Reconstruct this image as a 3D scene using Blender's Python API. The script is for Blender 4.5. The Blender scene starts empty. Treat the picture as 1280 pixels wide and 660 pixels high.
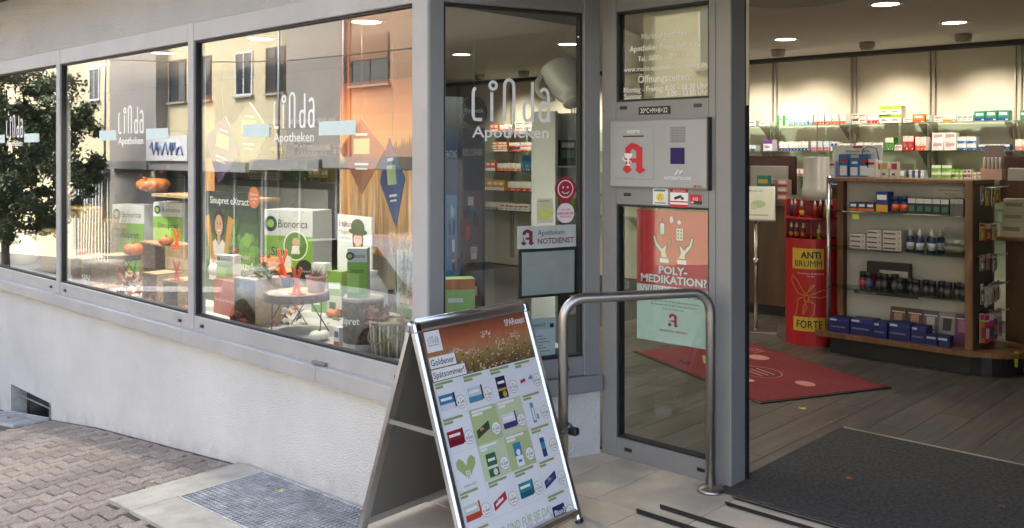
import bpy, bmesh, math, random
from mathutils import Matrix, Vector, Euler
random.seed(7)
SC = bpy.context.scene
COL = SC.collection
R = math.radians
# ---------------------------------------------------------------- camera
FPX, CX, HY, CAMZ = 1150.0, 640.0, 192.0, 1.5
YAW = R(43.5)
fw = (-math.sin(YAW), math.cos(YAW)); rt = (math.cos(YAW), math.sin(YAW))
cam = bpy.data.objects.new('camera', bpy.data.cameras.new('camera'))
COL.objects.link(cam)
cam.location = (0, 0, CAMZ); cam.rotation_euler = (R(90), 0, YAW)
cam.data.sensor_fit = 'HORIZONTAL'; cam.data.sensor_width = 36
cam.data.lens = 36 * FPX / 1280; cam.data.shift_y = -(330 - HY) / 1280
cam.data.clip_start = 0.05; cam.data.clip_end = 600
SC.camera = cam
# ---------------------------------------------------------------- sky, sun, exposure
SUN_EL, SUN_AZ = R(50), R(-25)          # azimuth from +Y towards +X
world = bpy.data.worlds.new('World'); SC.world = world; world.use_nodes = True
wn = world.node_tree.nodes; wl = world.node_tree.links
sky = wn.new('ShaderNodeTexSky'); sky.sky_type = 'NISHITA'; sky.sun_disc = False
sky.sun_elevation = SUN_EL; sky.sun_rotation = SUN_AZ
sky.air_density = 0.8; sky.dust_density = 4.5; sky.ozone_density = 0.7
hsv = wn.new('ShaderNodeHueSaturation'); hsv.inputs['Saturation'].default_value = .8      # a thin overcast
wl.new(sky.outputs[0], hsv.inputs['Color']); wl.new(hsv.outputs[0], wn['Background'].inputs[0]); wn['Background'].inputs[1].default_value = 0.15
sun = bpy.data.objects.new('sun', bpy.data.lights.new('sun', 'SUN')); COL.objects.link(sun)
sun.data.energy = .75; sun.data.angle = R(20); sun.data.color = (1, .985, .96)
sdir = Vector((math.cos(SUN_EL) * math.sin(SUN_AZ), math.cos(SUN_EL) * math.cos(SUN_AZ), math.sin(SUN_EL)))
sun.rotation_euler = sdir.to_track_quat('Z', 'Y').to_euler()
SC.view_settings.view_transform = 'Standard'; SC.view_settings.look = 'None'
SC.view_settings.gamma = 1; SC.view_settings.exposure = 2.8
SC.render.engine = 'CYCLES'
SC.cycles.use_denoising = True; SC.cycles.max_bounces = 10; SC.cycles.transparent_max_bounces = 24
SC.cycles.diffuse_bounces = 4; SC.cycles.glossy_bounces = 4
SC.cycles.caustics_reflective = False; SC.cycles.caustics_refractive = False
SC.cycles.sample_clamp_indirect = 6

# ---------------------------------------------------------------- pixel <-> place helpers
def ray(px, py):
    a = (px - CX) / FPX
    return fw[0] + rt[0] * a, fw[1] + rt[1] * a, (HY - py) / FPX
def aty(px, py, y):
    rx, ry, rz = ray(px, py); t = y / ry
    return Vector((t * rx, y, CAMZ + t * rz))
def atz(px, py, z):
    rx, ry, rz = ray(px, py); t = (z - CAMZ) / rz
    return Vector((t * rx, t * ry, z))
def mirrored(px, py, y, plane=2.79):      # a point seen as a reflection in the shop windows
    p = aty(px, py, 2 * plane - y)
    return p.x, p.z

# ---------------------------------------------------------------- materials
def lin(c): return c / 12.92 if c <= .04045 else ((c + .055) / 1.055) ** 2.4
def hx(h, k=.86): return tuple(lin(int(h[i:i + 2], 16) / 255) * k for i in (0, 2, 4))
_mc = {}
def mat(name, col, rough=.5, metal=0, var=0., scale=8, bump=0., bscale=120, rnd=0., spec=.5, col2=None, detail=4, coat=0, bdist=.01):
    if name in _mc: return _mc[name]
    m = bpy.data.materials.new(name); m.use_nodes = True; _mc[name] = m
    nt = m.node_tree; N = nt.nodes; L = nt.links; b = N['Principled BSDF']
    b.inputs['Roughness'].default_value = rough; b.inputs['Metallic'].default_value = metal
    b.inputs['Specular IOR Level'].default_value = spec
    b.inputs['Coat Weight'].default_value = coat
    if len(col) == 3: col = (*col, 1)
    b.inputs['Base Color'].default_value = col
    tc = N.new('ShaderNodeTexCoord')
    src = None
    if var or col2:
        n = N.new('ShaderNodeTexNoise'); n.inputs['Scale'].default_value = scale; n.inputs['Detail'].default_value = detail
        n.inputs['Roughness'].default_value = .62
        L.new(tc.outputs['Object'], n.inputs['Vector'])
        r = N.new('ShaderNodeValToRGB'); r.color_ramp.elements[0].position = .33; r.color_ramp.elements[1].position = .68
        c2 = (*col2, 1) if col2 else tuple(min(1, c * (1 + var)) for c in col[:3]) + (1,)
        c1 = col if col2 else tuple(c * (1 - var) for c in col[:3]) + (1,)
        r.color_ramp.elements[0].color = c1; r.color_ramp.elements[1].color = c2
        L.new(n.outputs[0], r.inputs[0]); src = r.outputs[0]
        mr = N.new('ShaderNodeMapRange'); mr.inputs[3].default_value = max(.02, rough - .08); mr.inputs[4].default_value = min(1, rough + .08)
        L.new(n.outputs[0], mr.inputs[0]); L.new(mr.outputs[0], b.inputs['Roughness'])
    if rnd:
        oi = N.new('ShaderNodeObjectInfo'); hs = N.new('ShaderNodeHueSaturation')
        mr = N.new('ShaderNodeMapRange'); mr.inputs[3].default_value = 1 - rnd; mr.inputs[4].default_value = 1 + rnd
        L.new(oi.outputs['Random'], mr.inputs[0]); L.new(mr.outputs[0], hs.inputs['Value'])
        hs.inputs['Color'].default_value = col
        if src: L.new(src, hs.inputs['Color'])
        src = hs.outputs[0]
    if src: L.new(src, b.inputs['Base Color'])
    if bump:
        n2 = N.new('ShaderNodeTexNoise'); n2.inputs['Scale'].default_value = bscale; n2.inputs['Detail'].default_value = 3
        L.new(tc.outputs['Object'], n2.inputs['Vector'])
        bp = N.new('ShaderNodeBump'); bp.inputs['Strength'].default_value = bump; bp.inputs['Distance'].default_value = bdist
        L.new(n2.outputs[0], bp.inputs['Height']); L.new(bp.outputs[0], b.inputs['Normal'])
    return m
def C(h, rough=.45):                      # a printed colour
    return mat('print_%s_%d' % (h, rough * 100), hx(h), rough, var=.04, scale=30)
def emit(name, col, s):
    m = bpy.data.materials.new(name); m.use_nodes = True
    b = m.node_tree.nodes['Principled BSDF']
    b.inputs['Base Color'].default_value = (*col, 1); b.inputs['Emission Color'].default_value = (*col, 1)
    b.inputs['Emission Strength'].default_value = s
    return m
def glass(name, base=.06, k=.75, p=2.6, tint=(.93, .96, .95), rough=0.):
    m = bpy.data.materials.new(name); m.use_nodes = True
    N = m.node_tree.nodes; L = m.node_tree.links; N.remove(N['Principled BSDF'])
    tr = N.new('ShaderNodeBsdfTransparent'); tr.inputs[0].default_value = (*tint, 1)
    gl = N.new('ShaderNodeBsdfGlossy'); gl.inputs['Roughness'].default_value = rough
    tc = N.new('ShaderNodeTexCoord'); nz = N.new('ShaderNodeTexNoise'); nz.inputs['Scale'].default_value = 1.6; nz.inputs['Detail'].default_value = 1
    bp = N.new('ShaderNodeBump'); bp.inputs['Strength'].default_value = 1; bp.inputs['Distance'].default_value = .00035
    L.new(tc.outputs['Object'], nz.inputs['Vector']); L.new(nz.outputs[0], bp.inputs['Height']); L.new(bp.outputs[0], gl.inputs['Normal'])
    lw = N.new('ShaderNodeLayerWeight'); lw.inputs[0].default_value = .5
    pw = N.new('ShaderNodeMath'); pw.operation = 'POWER'; pw.inputs[1].default_value = p
    ma = N.new('ShaderNodeMath'); ma.operation = 'MULTIPLY_ADD'; ma.inputs[1].default_value = k; ma.inputs[2].default_value = base
    ma.use_clamp = True
    mx = N.new('ShaderNodeMixShader')
    L.new(lw.outputs['Facing'], pw.inputs[0]); L.new(pw.outputs[0], ma.inputs[0]); L.new(ma.outputs[0], mx.inputs[0])
    L.new(tr.outputs[0], mx.inputs[1]); L.new(gl.outputs[0], mx.inputs[2]); L.new(mx.outputs[0], N['Material Output'].inputs[0])
    return m
def brushed(name, col, rough, aniso=60):
    m = mat(name, col, rough, 1, var=.05, scale=4)
    nt = m.node_tree; N = nt.nodes; L = nt.links
    tc = N.new('ShaderNodeTexCoord'); mp = N.new('ShaderNodeMapping'); mp.inputs['Scale'].default_value = (300, 300, 3)
    n = N.new('ShaderNodeTexNoise'); n.inputs['Scale'].default_value = 1
    L.new(tc.outputs['Object'], mp.inputs[0]); L.new(mp.outputs[0], n.inputs['Vector'])
    bp = N.new('ShaderNodeBump'); bp.inputs['Strength'].default_value = .08; bp.inputs['Distance'].default_value = .002
    L.new(n.outputs[0], bp.inputs['Height']); L.new(bp.outputs[0], N['Principled BSDF'].inputs['Normal'])
    return m
def woodmat(name, c1, c2, rough=.5, axis=(1, 14, 14), rnd=.12, scale=3, bump=.1):
    if name in _mc: return _mc[name]
    m = bpy.data.materials.new(name); m.use_nodes = True; _mc[name] = m
    nt = m.node_tree; N = nt.nodes; L = nt.links; b = N['Principled BSDF']; b.inputs['Roughness'].default_value = rough
    tc = N.new('ShaderNodeTexCoord'); mp = N.new('ShaderNodeMapping'); mp.inputs['Scale'].default_value = axis
    oi = N.new('ShaderNodeObjectInfo'); cb = N.new('ShaderNodeVectorMath'); cb.operation = 'ADD'
    ml = N.new('ShaderNodeMath'); ml.operation = 'MULTIPLY'; ml.inputs[1].default_value = 37
    L.new(oi.outputs['Random'], ml.inputs[0])
    L.new(tc.outputs['Object'], mp.inputs[0]); L.new(mp.outputs[0], cb.inputs[0]); L.new(ml.outputs[0], cb.inputs[1])
    n = N.new('ShaderNodeTexNoise'); n.inputs['Scale'].default_value = scale; n.inputs['Detail'].default_value = 6; n.inputs['Distortion'].default_value = .6
    L.new(cb.outputs[0], n.inputs['Vector'])
    r = N.new('ShaderNodeValToRGB'); r.color_ramp.elements[0].position = .3; r.color_ramp.elements[1].position = .7
    r.color_ramp.elements[0].color = (*c1, 1); r.color_ramp.elements[1].color = (*c2, 1)
    L.new(n.outputs[0], r.inputs[0])
    hs = N.new('ShaderNodeHueSaturation'); mr = N.new('ShaderNodeMapRange'); mr.inputs[3].default_value = 1 - rnd; mr.inputs[4].default_value = 1 + rnd
    L.new(oi.outputs['Random'], mr.inputs[0]); L.new(mr.outputs[0], hs.inputs['Value']); L.new(r.outputs[0], hs.inputs['Color'])
    L.new(hs.outputs[0], b.inputs['Base Color'])
    bp = N.new('ShaderNodeBump'); bp.inputs['Strength'].default_value = bump; bp.inputs['Distance'].default_value = .004
    L.new(n.outputs[0], bp.inputs['Height']); L.new(bp.outputs[0], b.inputs['Normal'])
    return m

# ---------------------------------------------------------------- mesh collector
_tc = {}
def text_mesh(s, bold=0.):
    k = (s, bold)
    if k not in _tc:
        cu = bpy.data.curves.new('t', 'FONT'); cu.body = s; cu.align_x = 'LEFT'; cu.resolution_u = 2; cu.offset = bold
        o = bpy.data.objects.new('t', cu); COL.objects.link(o)
        bpy.context.view_layer.update()
        me = bpy.data.meshes.new_from_object(o.evaluated_get(bpy.context.evaluated_depsgraph_get()))
        v = [(p.co.x, p.co.y) for p in me.vertices]; f = [tuple(p.vertices) for p in me.polygons]
        bpy.data.objects.remove(o); bpy.data.curves.remove(cu); bpy.data.meshes.remove(me)
        xs = [a for a, b in v] or [0]
        _tc[k] = (v, f, min(xs), max(xs))
    return _tc[k]
class G:
    def __init__(s): s.v = []; s.f = []; s.m = []; s.sm = []; s.mats = []; s.X = None
    def mi(s, m):
        if m not in s.mats: s.mats.append(m)
        return s.mats.index(m)
    def add(s, vs, fs, m, smooth=False):
        b = len(s.v); i = s.mi(m)
        if s.X is not None: vs = [tuple(s.X @ Vector(p)) for p in vs]
        s.v += vs
        for f in fs: s.f.append(tuple(b + k for k in f)); s.m.append(i); s.sm.append(smooth)
        return s
    def box(s, x0, x1, y0, y1, z0, z1, m, bev=0):
        if bev <= 0:
            v = [(x0, y0, z0), (x1, y0, z0), (x1, y1, z0), (x0, y1, z0), (x0, y0, z1), (x1, y0, z1), (x1, y1, z1), (x0, y1, z1)]
            return s.add(v, [(3, 2, 1, 0), (4, 5, 6, 7), (0, 1, 5, 4), (1, 2, 6, 5), (2, 3, 7, 6), (3, 0, 4, 7)], m)
        bm = bmesh.new(); bmesh.ops.create_cube(bm, size=1)
        for v in bm.verts: v.co = Vector(((x0 + x1) / 2 + v.co.x * (x1 - x0), (y0 + y1) / 2 + v.co.y * (y1 - y0), (z0 + z1) / 2 + v.co.z * (z1 - z0)))
        bmesh.ops.bevel(bm, geom=bm.edges[:], offset=min(bev, .45 * min(x1 - x0, y1 - y0, z1 - z0)), segments=1, affect='EDGES')
        bm.verts.index_update()
        s.add([tuple(v.co) for v in bm.verts], [tuple(v.index for v in f.verts) for f in bm.faces], m); bm.free()
        return s
    def tube(s, pts, r, m, n=8, caps=True, closed=False):
        pts = [Vector(p) for p in pts]; k = len(pts); rs = r if isinstance(r, (list, tuple)) else [r] * k
        vs = []; up = None
        for i, p in enumerate(pts):
            if closed: d = pts[(i + 1) % k] - pts[i - 1]
            else: d = pts[min(i + 1, k - 1)] - pts[max(i - 1, 0)]
            d.normalize()
            if up is None: up = Vector((0, 0, 1)) if abs(d.z) < .9 else Vector((1, 0, 0))
            a = d.cross(up); a.normalize(); b = a.cross(d); up = b
            for j in range(n):
                w = 2 * math.pi * j / n
                vs.append(tuple(p + (a * math.cos(w) + b * math.sin(w)) * rs[i]))
        fs = []
        for i in range(k if closed else k - 1):
            for j in range(n):
                i2 = (i + 1) % k
                fs.append((i * n + j, i2 * n + j, i2 * n + (j + 1) % n, i * n + (j + 1) % n))
        if caps and not closed: fs += [tuple(range(n)), tuple(range((k - 1) * n, k * n))[::-1]]
        return s.add(vs, fs, m, True)
    def lathe(s, prof, m, n=16, c=(0, 0, 0), smooth=True, lob=0, amp=0., sq=1., arc=None, caps=True):
        vs = []; k = len(prof); full = arc is None; a0, a1 = arc or (0, 2 * math.pi); nn = n if full else n + 1
        for r, z in prof:
            for j in range(nn):
                w = a0 + (a1 - a0) * j / n; q = r * (1 + amp * (abs(math.cos(w * lob / 2)) - .6)) if lob else r
                vs.append((c[0] + q * math.cos(w), c[1] + q * math.sin(w) * sq, c[2] + z))
        fs = []
        for i in range(k - 1):
            for j in range(n):
                j2 = (j + 1) % nn if full else j + 1
                fs.append((i * nn + j, i * nn + j2, (i + 1) * nn + j2, (i + 1) * nn + j))
        if full and caps:
            if prof[0][0] > 1e-4: fs.append(tuple(range(nn))[::-1])
            if prof[-1][0] > 1e-4: fs.append(tuple(range((k - 1) * nn, k * nn)))
        return s.add(vs, fs, m, smooth)
    def prism(s, poly, y0, y1, m):          # polygon in x,z, extruded along y
        n = len(poly)
        vs = [(x, y0, z) for x, z in poly] + [(x, y1, z) for x, z in poly]
        fs = [tuple(range(n)), tuple(range(n, 2 * n))[::-1]] + [(i, i + n, (i + 1) % n + n, (i + 1) % n) for i in range(n)]
        return s.add(vs, fs, m)
    def slab(s, poly, z0, z1, m):           # polygon in x,y, extruded along z
        n = len(poly)
        vs = [(x, y, z0) for x, y in poly] + [(x, y, z1) for x, y in poly]
        fs = [tuple(range(n))[::-1], tuple(range(n, 2 * n))] + [(i, (i + 1) % n, (i + 1) % n + n, i + n) for i in range(n)]
        return s.add(vs, fs, m)
    # flat print in local x,z facing -y; lay = layer height
    def q(s, x0, z0, x1, z1, m, lay=1):
        y = -lay * .0005
        return s.add([(x0, y, z0), (x1, y, z0), (x1, y, z1), (x0, y, z1)], [(0, 1, 2, 3)], m)
    def pl(s, pts, m, lay=1):
        return s.add([(x, -lay * .0005, z) for x, z in pts], [tuple(range(len(pts)))], m)
    def disc(s, x, z, r, m, lay=1, n=20, rz=None):
        return s.pl([(x + r * math.cos(2 * math.pi * i / n), z + (rz or r) * math.sin(2 * math.pi * i / n)) for i in range(n)], m, lay)
    def ring(s, x, z, r, w, m, lay=1, n=24, a0=0, a1=2 * math.pi, rz=None):
        rz = rz or r; cl = a1 - a0 > 6.28
        return s.rib([(x + r * math.cos(a0 + (a1 - a0) * i / n), z + rz * math.sin(a0 + (a1 - a0) * i / n)) for i in range(n + 1)], w, m, lay)
    def rib(s, pts, w, m, lay=1):
        vs = []; k = len(pts); y = -lay * .0005
        for i, (x, z) in enumerate(pts):
            a = pts[max(i - 1, 0)]; b = pts[min(i + 1, k - 1)]
            dx, dz = b[0] - a[0], b[1] - a[1]; l = math.hypot(dx, dz) or 1
            vs += [(x - dz / l * w / 2, y, z + dx / l * w / 2), (x + dz / l * w / 2, y, z - dx / l * w / 2)]
        return s.add(vs, [(2 * i, 2 * i + 1, 2 * i + 3, 2 * i + 2) for i in range(k - 1)], m)
    def text(s, t, x, z, h, m, lay=2, al='L', bold=0., w=None, sx=1., rot=0., shear=0.):
        v, f, a, b = text_mesh(t, bold)
        if not v: return s
        k = h / .7
        kx = k * sx if w is None else w / (b - a)
        off = {'L': -a, 'C': -(a + b) / 2, 'R': -b}[al]
        c_, s_ = math.cos(rot), math.sin(rot); y = -lay * .0005; out = []
        for p, q in v:
            X = (p + off) * kx + q * k * shear; Z = q * k
            out.append((x + X * c_ - Z * s_, y, z + X * s_ + Z * c_))
        return s.add(out, f, m)
    def mesh(s, name):
        me = bpy.data.meshes.new(name); me.from_pydata(s.v, [], s.f)
        for m in s.mats: me.materials.append(m)
        me.polygons.foreach_set('material_index', s.m); me.polygons.foreach_set('use_smooth', s.sm); me.update()
        return me
    def obj(s, name, parent=None, loc=(0, 0, 0), rot=(0, 0, 0)):
        return link(name, s.mesh(name), parent, loc, rot)
def link(name, me, parent=None, loc=(0, 0, 0), rot=(0, 0, 0), scale=None):
    o = bpy.data.objects.new(name, me); COL.objects.link(o)
    o.parent = parent; o.location = loc; o.rotation_euler = rot
    if scale: o.scale = scale
    return o
def tag(o, label, cat, group=None):
    o['label'] = label; o['category'] = cat
    if group: o['group'] = group
    return o
def thing(name, label, cat, loc=(0, 0, 0), rz=0, group=None):
    return tag(link(name, None, None, loc, (0, 0, rz)), label, cat, group)
def struct(o): o['kind'] = 'structure'; return o
def stuff(o): o['kind'] = 'stuff'; return o
def dup(root, loc, rz=None, label=None, scale=None):
    r = root.copy(); COL.objects.link(r); r.location = loc
    if rz is not None: r.rotation_euler = (0, 0, rz)
    if label: r['label'] = label
    if scale: r.scale = scale
    for ch in list(root.children):
        c = ch.copy(); COL.objects.link(c); c.parent = r
        for g in ch.children:
            d = g.copy(); COL.objects.link(d); d.parent = c
    return r
ORD = ['first', 'second', 'third', 'fourth', 'fifth', 'sixth', 'seventh', 'eighth', 'ninth', 'tenth', 'eleventh', 'twelfth', 'thirteenth', 'fourteenth']
NUM = ['zero', 'one', 'two', 'three', 'four', 'five', 'six', 'seven', 'eight', 'nine', 'ten', 'eleven', 'twelve', 'thirteen', 'fourteen']
def smooth_obj(o, levels=1):
    md = o.modifiers.new('sub', 'SUBSURF'); md.levels = levels; md.render_levels = levels

# shared materials
ALU = mat('grey_powder_coat', (.36, .36, .362), .38, .0, var=.09, scale=3, bump=.03, bscale=500, spec=.5)
ALU2 = mat('grey_powder_coat_dark', (.16, .162, .165), .4, var=.05, scale=3, spec=.5)
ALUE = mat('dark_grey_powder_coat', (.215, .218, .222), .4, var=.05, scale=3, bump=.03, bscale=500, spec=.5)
GASKET = mat('black_rubber', (.012, .012, .013), .6)
SILVER = brushed('satin_aluminium', (.62, .63, .64), .32)
STEEL = brushed('brushed_stainless', (.44, .41, .375), .36)
WHITE = mat('white_paint', (.76, .76, .75), .5, var=.03, scale=4)
BLACK = mat('black_plastic', (.015, .015, .016), .4, var=.2, scale=9)
PANE = glass('window_glass')
CLEAR = glass('clear_acrylic', .05, .6, 3, (.94, .96, .95))
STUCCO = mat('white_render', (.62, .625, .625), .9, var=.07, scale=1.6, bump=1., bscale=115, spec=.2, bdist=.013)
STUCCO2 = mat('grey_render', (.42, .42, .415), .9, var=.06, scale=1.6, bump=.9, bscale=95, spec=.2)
def base_stain(m):                        # pale salt bloom and splash dirt creeping up from the sloping pavement
    nt = m.node_tree; N = nt.nodes; L = nt.links; b = N['Principled BSDF']; old = b.inputs['Base Color'].links[0].from_socket
    tc = N.new('ShaderNodeTexCoord'); sx = N.new('ShaderNodeSeparateXYZ'); L.new(tc.outputs['Object'], sx.inputs[0])
    g1 = N.new('ShaderNodeMath'); g1.operation = 'MULTIPLY_ADD'; g1.inputs[1].default_value = -.085; g1.inputs[2].default_value = -.10; L.new(sx.outputs[0], g1.inputs[0])
    h = N.new('ShaderNodeMath'); h.operation = 'ADD'; L.new(sx.outputs[2], h.inputs[0]); L.new(g1.outputs[0], h.inputs[1])
    for lo, hi, sc, col, amt in ((.28, .02, 4.5, (.72, .72, .71, 1), .75), (.13, -.02, 9, (.30, .285, .26, 1), .5)):
        mr = N.new('ShaderNodeMapRange'); mr.inputs[1].default_value = hi; mr.inputs[2].default_value = lo; mr.inputs[3].default_value = 1; mr.inputs[4].default_value = 0; L.new(h.outputs[0], mr.inputs[0])
        n = N.new('ShaderNodeTexNoise'); n.inputs['Scale'].default_value = sc; n.inputs['Detail'].default_value = 7; n.inputs['Roughness'].default_value = .7; L.new(tc.outputs['Object'], n.inputs['Vector'])
        r = N.new('ShaderNodeMapRange'); r.inputs[1].default_value = .46; r.inputs[2].default_value = .66; r.inputs[3].default_value = 0; r.inputs[4].default_value = amt; L.new(n.outputs[0], r.inputs[0])
        mu = N.new('ShaderNodeMath'); mu.operation = 'MULTIPLY'; L.new(mr.outputs[0], mu.inputs[0]); L.new(r.outputs[0], mu.inputs[1])
        mx_ = N.new('ShaderNodeMixRGB'); mx_.inputs[2].default_value = col; L.new(mu.outputs[0], mx_.inputs[0]); L.new(old, mx_.inputs[1]); old = mx_.outputs[0]
    L.new(old, b.inputs['Base Color'])
base_stain(STUCCO)
CONC = mat('pale_concrete', (.42, .38, .32), .9, var=.22, scale=5, bump=.35, bscale=160, spec=.2, detail=8)
# ================================================================= GROUND
WY = 2.79                                  # plane of the shop windows
_gp = [(-150, -4.6), (-60, -4.0), (-30, -2.75), (-15, -1.3), (-8.66, -.74), (-7.74, -.62), (-6.85, -.50), (-4.74, -.297), (-3.63, -.255), (-2.9, -.24), (0, -.2), (10, -.1), (150, 1.)]
def gz(x, y=2.79):
    for (a, za), (b, zb) in zip(_gp, _gp[1:]):
        if a <= x <= b: break
    return za + (zb - za) * (x - a) / (b - a) - .012 * (2.79 - y)
def sheet(name, xs, ys, m, dz=0.):
    vs = [(x, y, gz(x, max(y, -12)) + dz) for y in ys for x in xs]; n = len(xs)
    fs = [(j * n + i, j * n + i + 1, (j + 1) * n + i + 1, (j + 1) * n + i) for j in range(len(ys) - 1) for i in range(n - 1)]
    return struct(G().add(vs, fs, m).obj(name))
XS = [-150, -100, -60, -45, -30, -22, -15, -11, -8.66, -7.74, -6.85, -5.8, -4.74, -4.2, -3.63, -2.9, 0, 5, 10, 40, 150]
ASPH = mat('asphalt', (.05, .05, .052), .9, var=.3, scale=3, bump=.6, bscale=240)
SAND = mat('joint_sand', (.075, .066, .057), .95, var=.5, scale=14, bump=.6, bscale=300, detail=8)
sheet('ground', XS, [-150, -60, -20, -12, 0, 20, 150], mat('verge', (.12, .115, .09), .95, var=.3, scale=.6), -.45)
pav = sheet('pavement', XS, [-.2, .6, 1.4, 2.1, 2.83], SAND, -.009)
sheet('road', XS, [-7.5, -4, -.4], ASPH, -.13)
sheet('far_pavement', XS, [-14, -9, -7.7], mat('far_slabs', (.10, .098, .092), .9, var=.15, scale=2), 0)
kerb = mat('granite_kerb', (.33, .32, .31), .85, var=.2, scale=20)
for y0, y1 in ((-.42, -.2), (-7.7, -7.5)):
    g = G()
    for a, b in zip(XS[1:-1], XS[2:-1]):
        v = [(x, y, gz(x, y) + z) for x in (a, b) for (y, z) in ((y0, -.3), (y1, -.3), (y1, .004), (y0, .004))]
        g.add(v, [(0, 1, 5, 4), (1, 2, 6, 5), (2, 3, 7, 6), (3, 0, 4, 7)], kerb)
    struct(g.obj('kerb'))
# interlocking double-T pavers, one by one
PL, PH_, PW_ = .165, .136, .080           # length, head width, waist width
pit = (PH_ + PW_) / 2 + .006
def paver_mesh(half=None):
    a, b, h, w, c = PL / 2, PL / 4, PH_ / 2, PW_ / 2, .012
    o = [(-h, -a), (h, -a), (h, -b - c), (w, -b + c), (w, b - c), (h, b + c), (h, a), (-h, a), (-h, b + c), (-w, b - c), (-w, -b + c), (-h, -b - c)]
    n = len(o); e = .008
    def ins(k): return [(x - math.copysign(k, x), y - (math.copysign(k, y) if abs(y) > a * .9 else 0)) for x, y in o]
    i1 = ins(e)
    vs = [(x, y, -.03) for x, y in o] + [(x, y, -.007) for x, y in o] + [(x, y, 0) for x, y in i1]
    fs = [(k + r * n, (k + 1) % n + r * n, (k + 1) % n + (r + 1) * n, k + (r + 1) * n) for r in (0, 1) for k in range(n)]
    fs += [(2 * n + 0, 2 * n + 1, 2 * n + 2, 2 * n + 5 + 6), (2 * n + 11, 2 * n + 2, 2 * n + 3, 2 * n + 10), (2 * n + 10, 2 * n + 3, 2 * n + 4, 2 * n + 9), (2 * n + 9, 2 * n + 4, 2 * n + 5, 2 * n + 8), (2 * n + 8, 2 * n + 5, 2 * n + 6, 2 * n + 7)]
    return vs, fs
PAVM = mat('brown_paver', (.36, .30, .25), .9, var=.36, scale=75, bump=1., bscale=260, rnd=.16, spec=.2, detail=10)
pg = G(); pv, pf = paver_mesh(); pg.add(pv, pf, PAVM); pme = pg.mesh('paver')
cnt = 0; far = G()
for i in range(-56, 60):
    for j in range(0, 30):
        x = -6.9 + i * pit; y = 2.69 - j * (PL + .006) + (.5 * (PL + .006) if i % 2 else 0)
        if y > 2.80 or y < .3: continue
        hs = 1
        if y > 2.715: hs, y = .5, y - .045
        if x > -4.80 and y > 2.08 or x > -3.3: continue
        if x < -7.65 and y > 2.42 and x > -8.8: continue
        d = -fw[0] * -x * 1 if False else x * fw[0] + y * fw[1]; lat = x * rt[0] + y * rt[1]
        if d <= 0: continue
        px = CX + lat / d * FPX; py = HY + (CAMZ - gz(x, y)) / d * FPX
        if px < -30 or py > 700 or px > 470: continue
        z = gz(x, y) + random.uniform(-.004, .002)
        sl = math.atan((gz(x + .1, y) - gz(x - .1, y)) / .2)
        link('paver', pme, pav, (x, y, z), (random.uniform(-.012, .012), -sl + random.uniform(-.012, .012), random.uniform(-.012, .012)), (1, hs, 1))
        cnt += 1
print('pavers', cnt)
# concrete surround of the light shaft + gratings
def grating(x0, x1, y0, y1, label, step):
    root = thing('light_shaft_grating', label, 'grating', (0, 0, 0), group='steel gratings at the wall base')
    gm = mat('galvanised_steel', (.50, .505, .51), .55, .1, var=.25, scale=14)
    f = G(); Z = lambda x, y, d=0: gz(x, y) + d
    def bar(g, xa, ya, xb, yb, w, t, z0):
        if xa == xb: pts = [(xa - w, ya), (xa + w, ya), (xb + w, yb), (xb - w, yb)]
        else: pts = [(xa, ya - w), (xb, yb - w), (xb, yb + w), (xa, ya + w)]
        v = [(x, y, Z(x, y, z0 - t)) for x, y in pts] + [(x, y, Z(x, y, z0)) for x, y in pts]
        g.add(v, [(4, 5, 6, 7), (0, 1, 5, 4), (1, 2, 6, 5), (2, 3, 7, 6), (3, 0, 4, 7)], gm)
    for a in ((x0, y0, x1, y0), (x0, y1, x1, y1), (x0, y0, x0, y1), (x1, y0, x1, y1)): bar(f, *a, .004, .03, .014)
    f.obj('frame', root)
    b = G(); n = int((x1 - x0) / step); m = int((y1 - y0) / step)
    for i in range(1, n): bar(b, x0 + (x1 - x0) * i / n, y0, x0 + (x1 - x0) * i / n, y1, .0024, .024, .012)
    for j in range(1, m): bar(b, x0, y0 + (y1 - y0) * j / m, x1, y0 + (y1 - y0) * j / m, .0024, .014, .010)
    stuff(b.obj('bars', root))
    return root
grating(-4.55, -3.42, 2.28, 2.775, 'larger steel grating in concrete surround beside the advertising board', .027)
grating(-8.68, -7.72, 2.52, 2.775, 'smaller leaf strewn steel grating below the barred cellar window', .03)
g = G()
def cslab(x0, x1, y0, y1, top=.012):
    n = 8; v = []; 
    for i in range(n + 1):
        x = x0 + (x1 - x0) * i / n
        v += [(x, y0, gz(x, y0) - .2), (x, y0, gz(x, y0) + top), (x, y1, gz(x, y1) + top), (x, y1, gz(x, y1) - .2)]
    f = [(4 * i + k, 4 * i + 4 + k, 4 * i + 4 + (k + 1) % 4, 4 * i + (k + 1) % 4) for i in range(n) for k in range(4)] + [(0, 1, 2, 3), (4 * n + 3, 4 * n + 2, 4 * n + 1, 4 * n)]
    g.add(v, f, CONC)
cslab(-4.83, -4.56, 2.03, 2.785); cslab(-4.558, -3.41, 2.03, 2.272, .0115); cslab(-3.408, -2.99, 1.6, 2.785, .011)
shaft = mat('shaft_dark', (.03, .03, .032), .95)
g.box(-4.56, -3.4, 2.27, 2.785, -.62, -.56, shaft)
tag(g.obj('concrete_surround'), 'pale concrete surround framing the larger grating by the wall', 'concrete slab')
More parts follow.
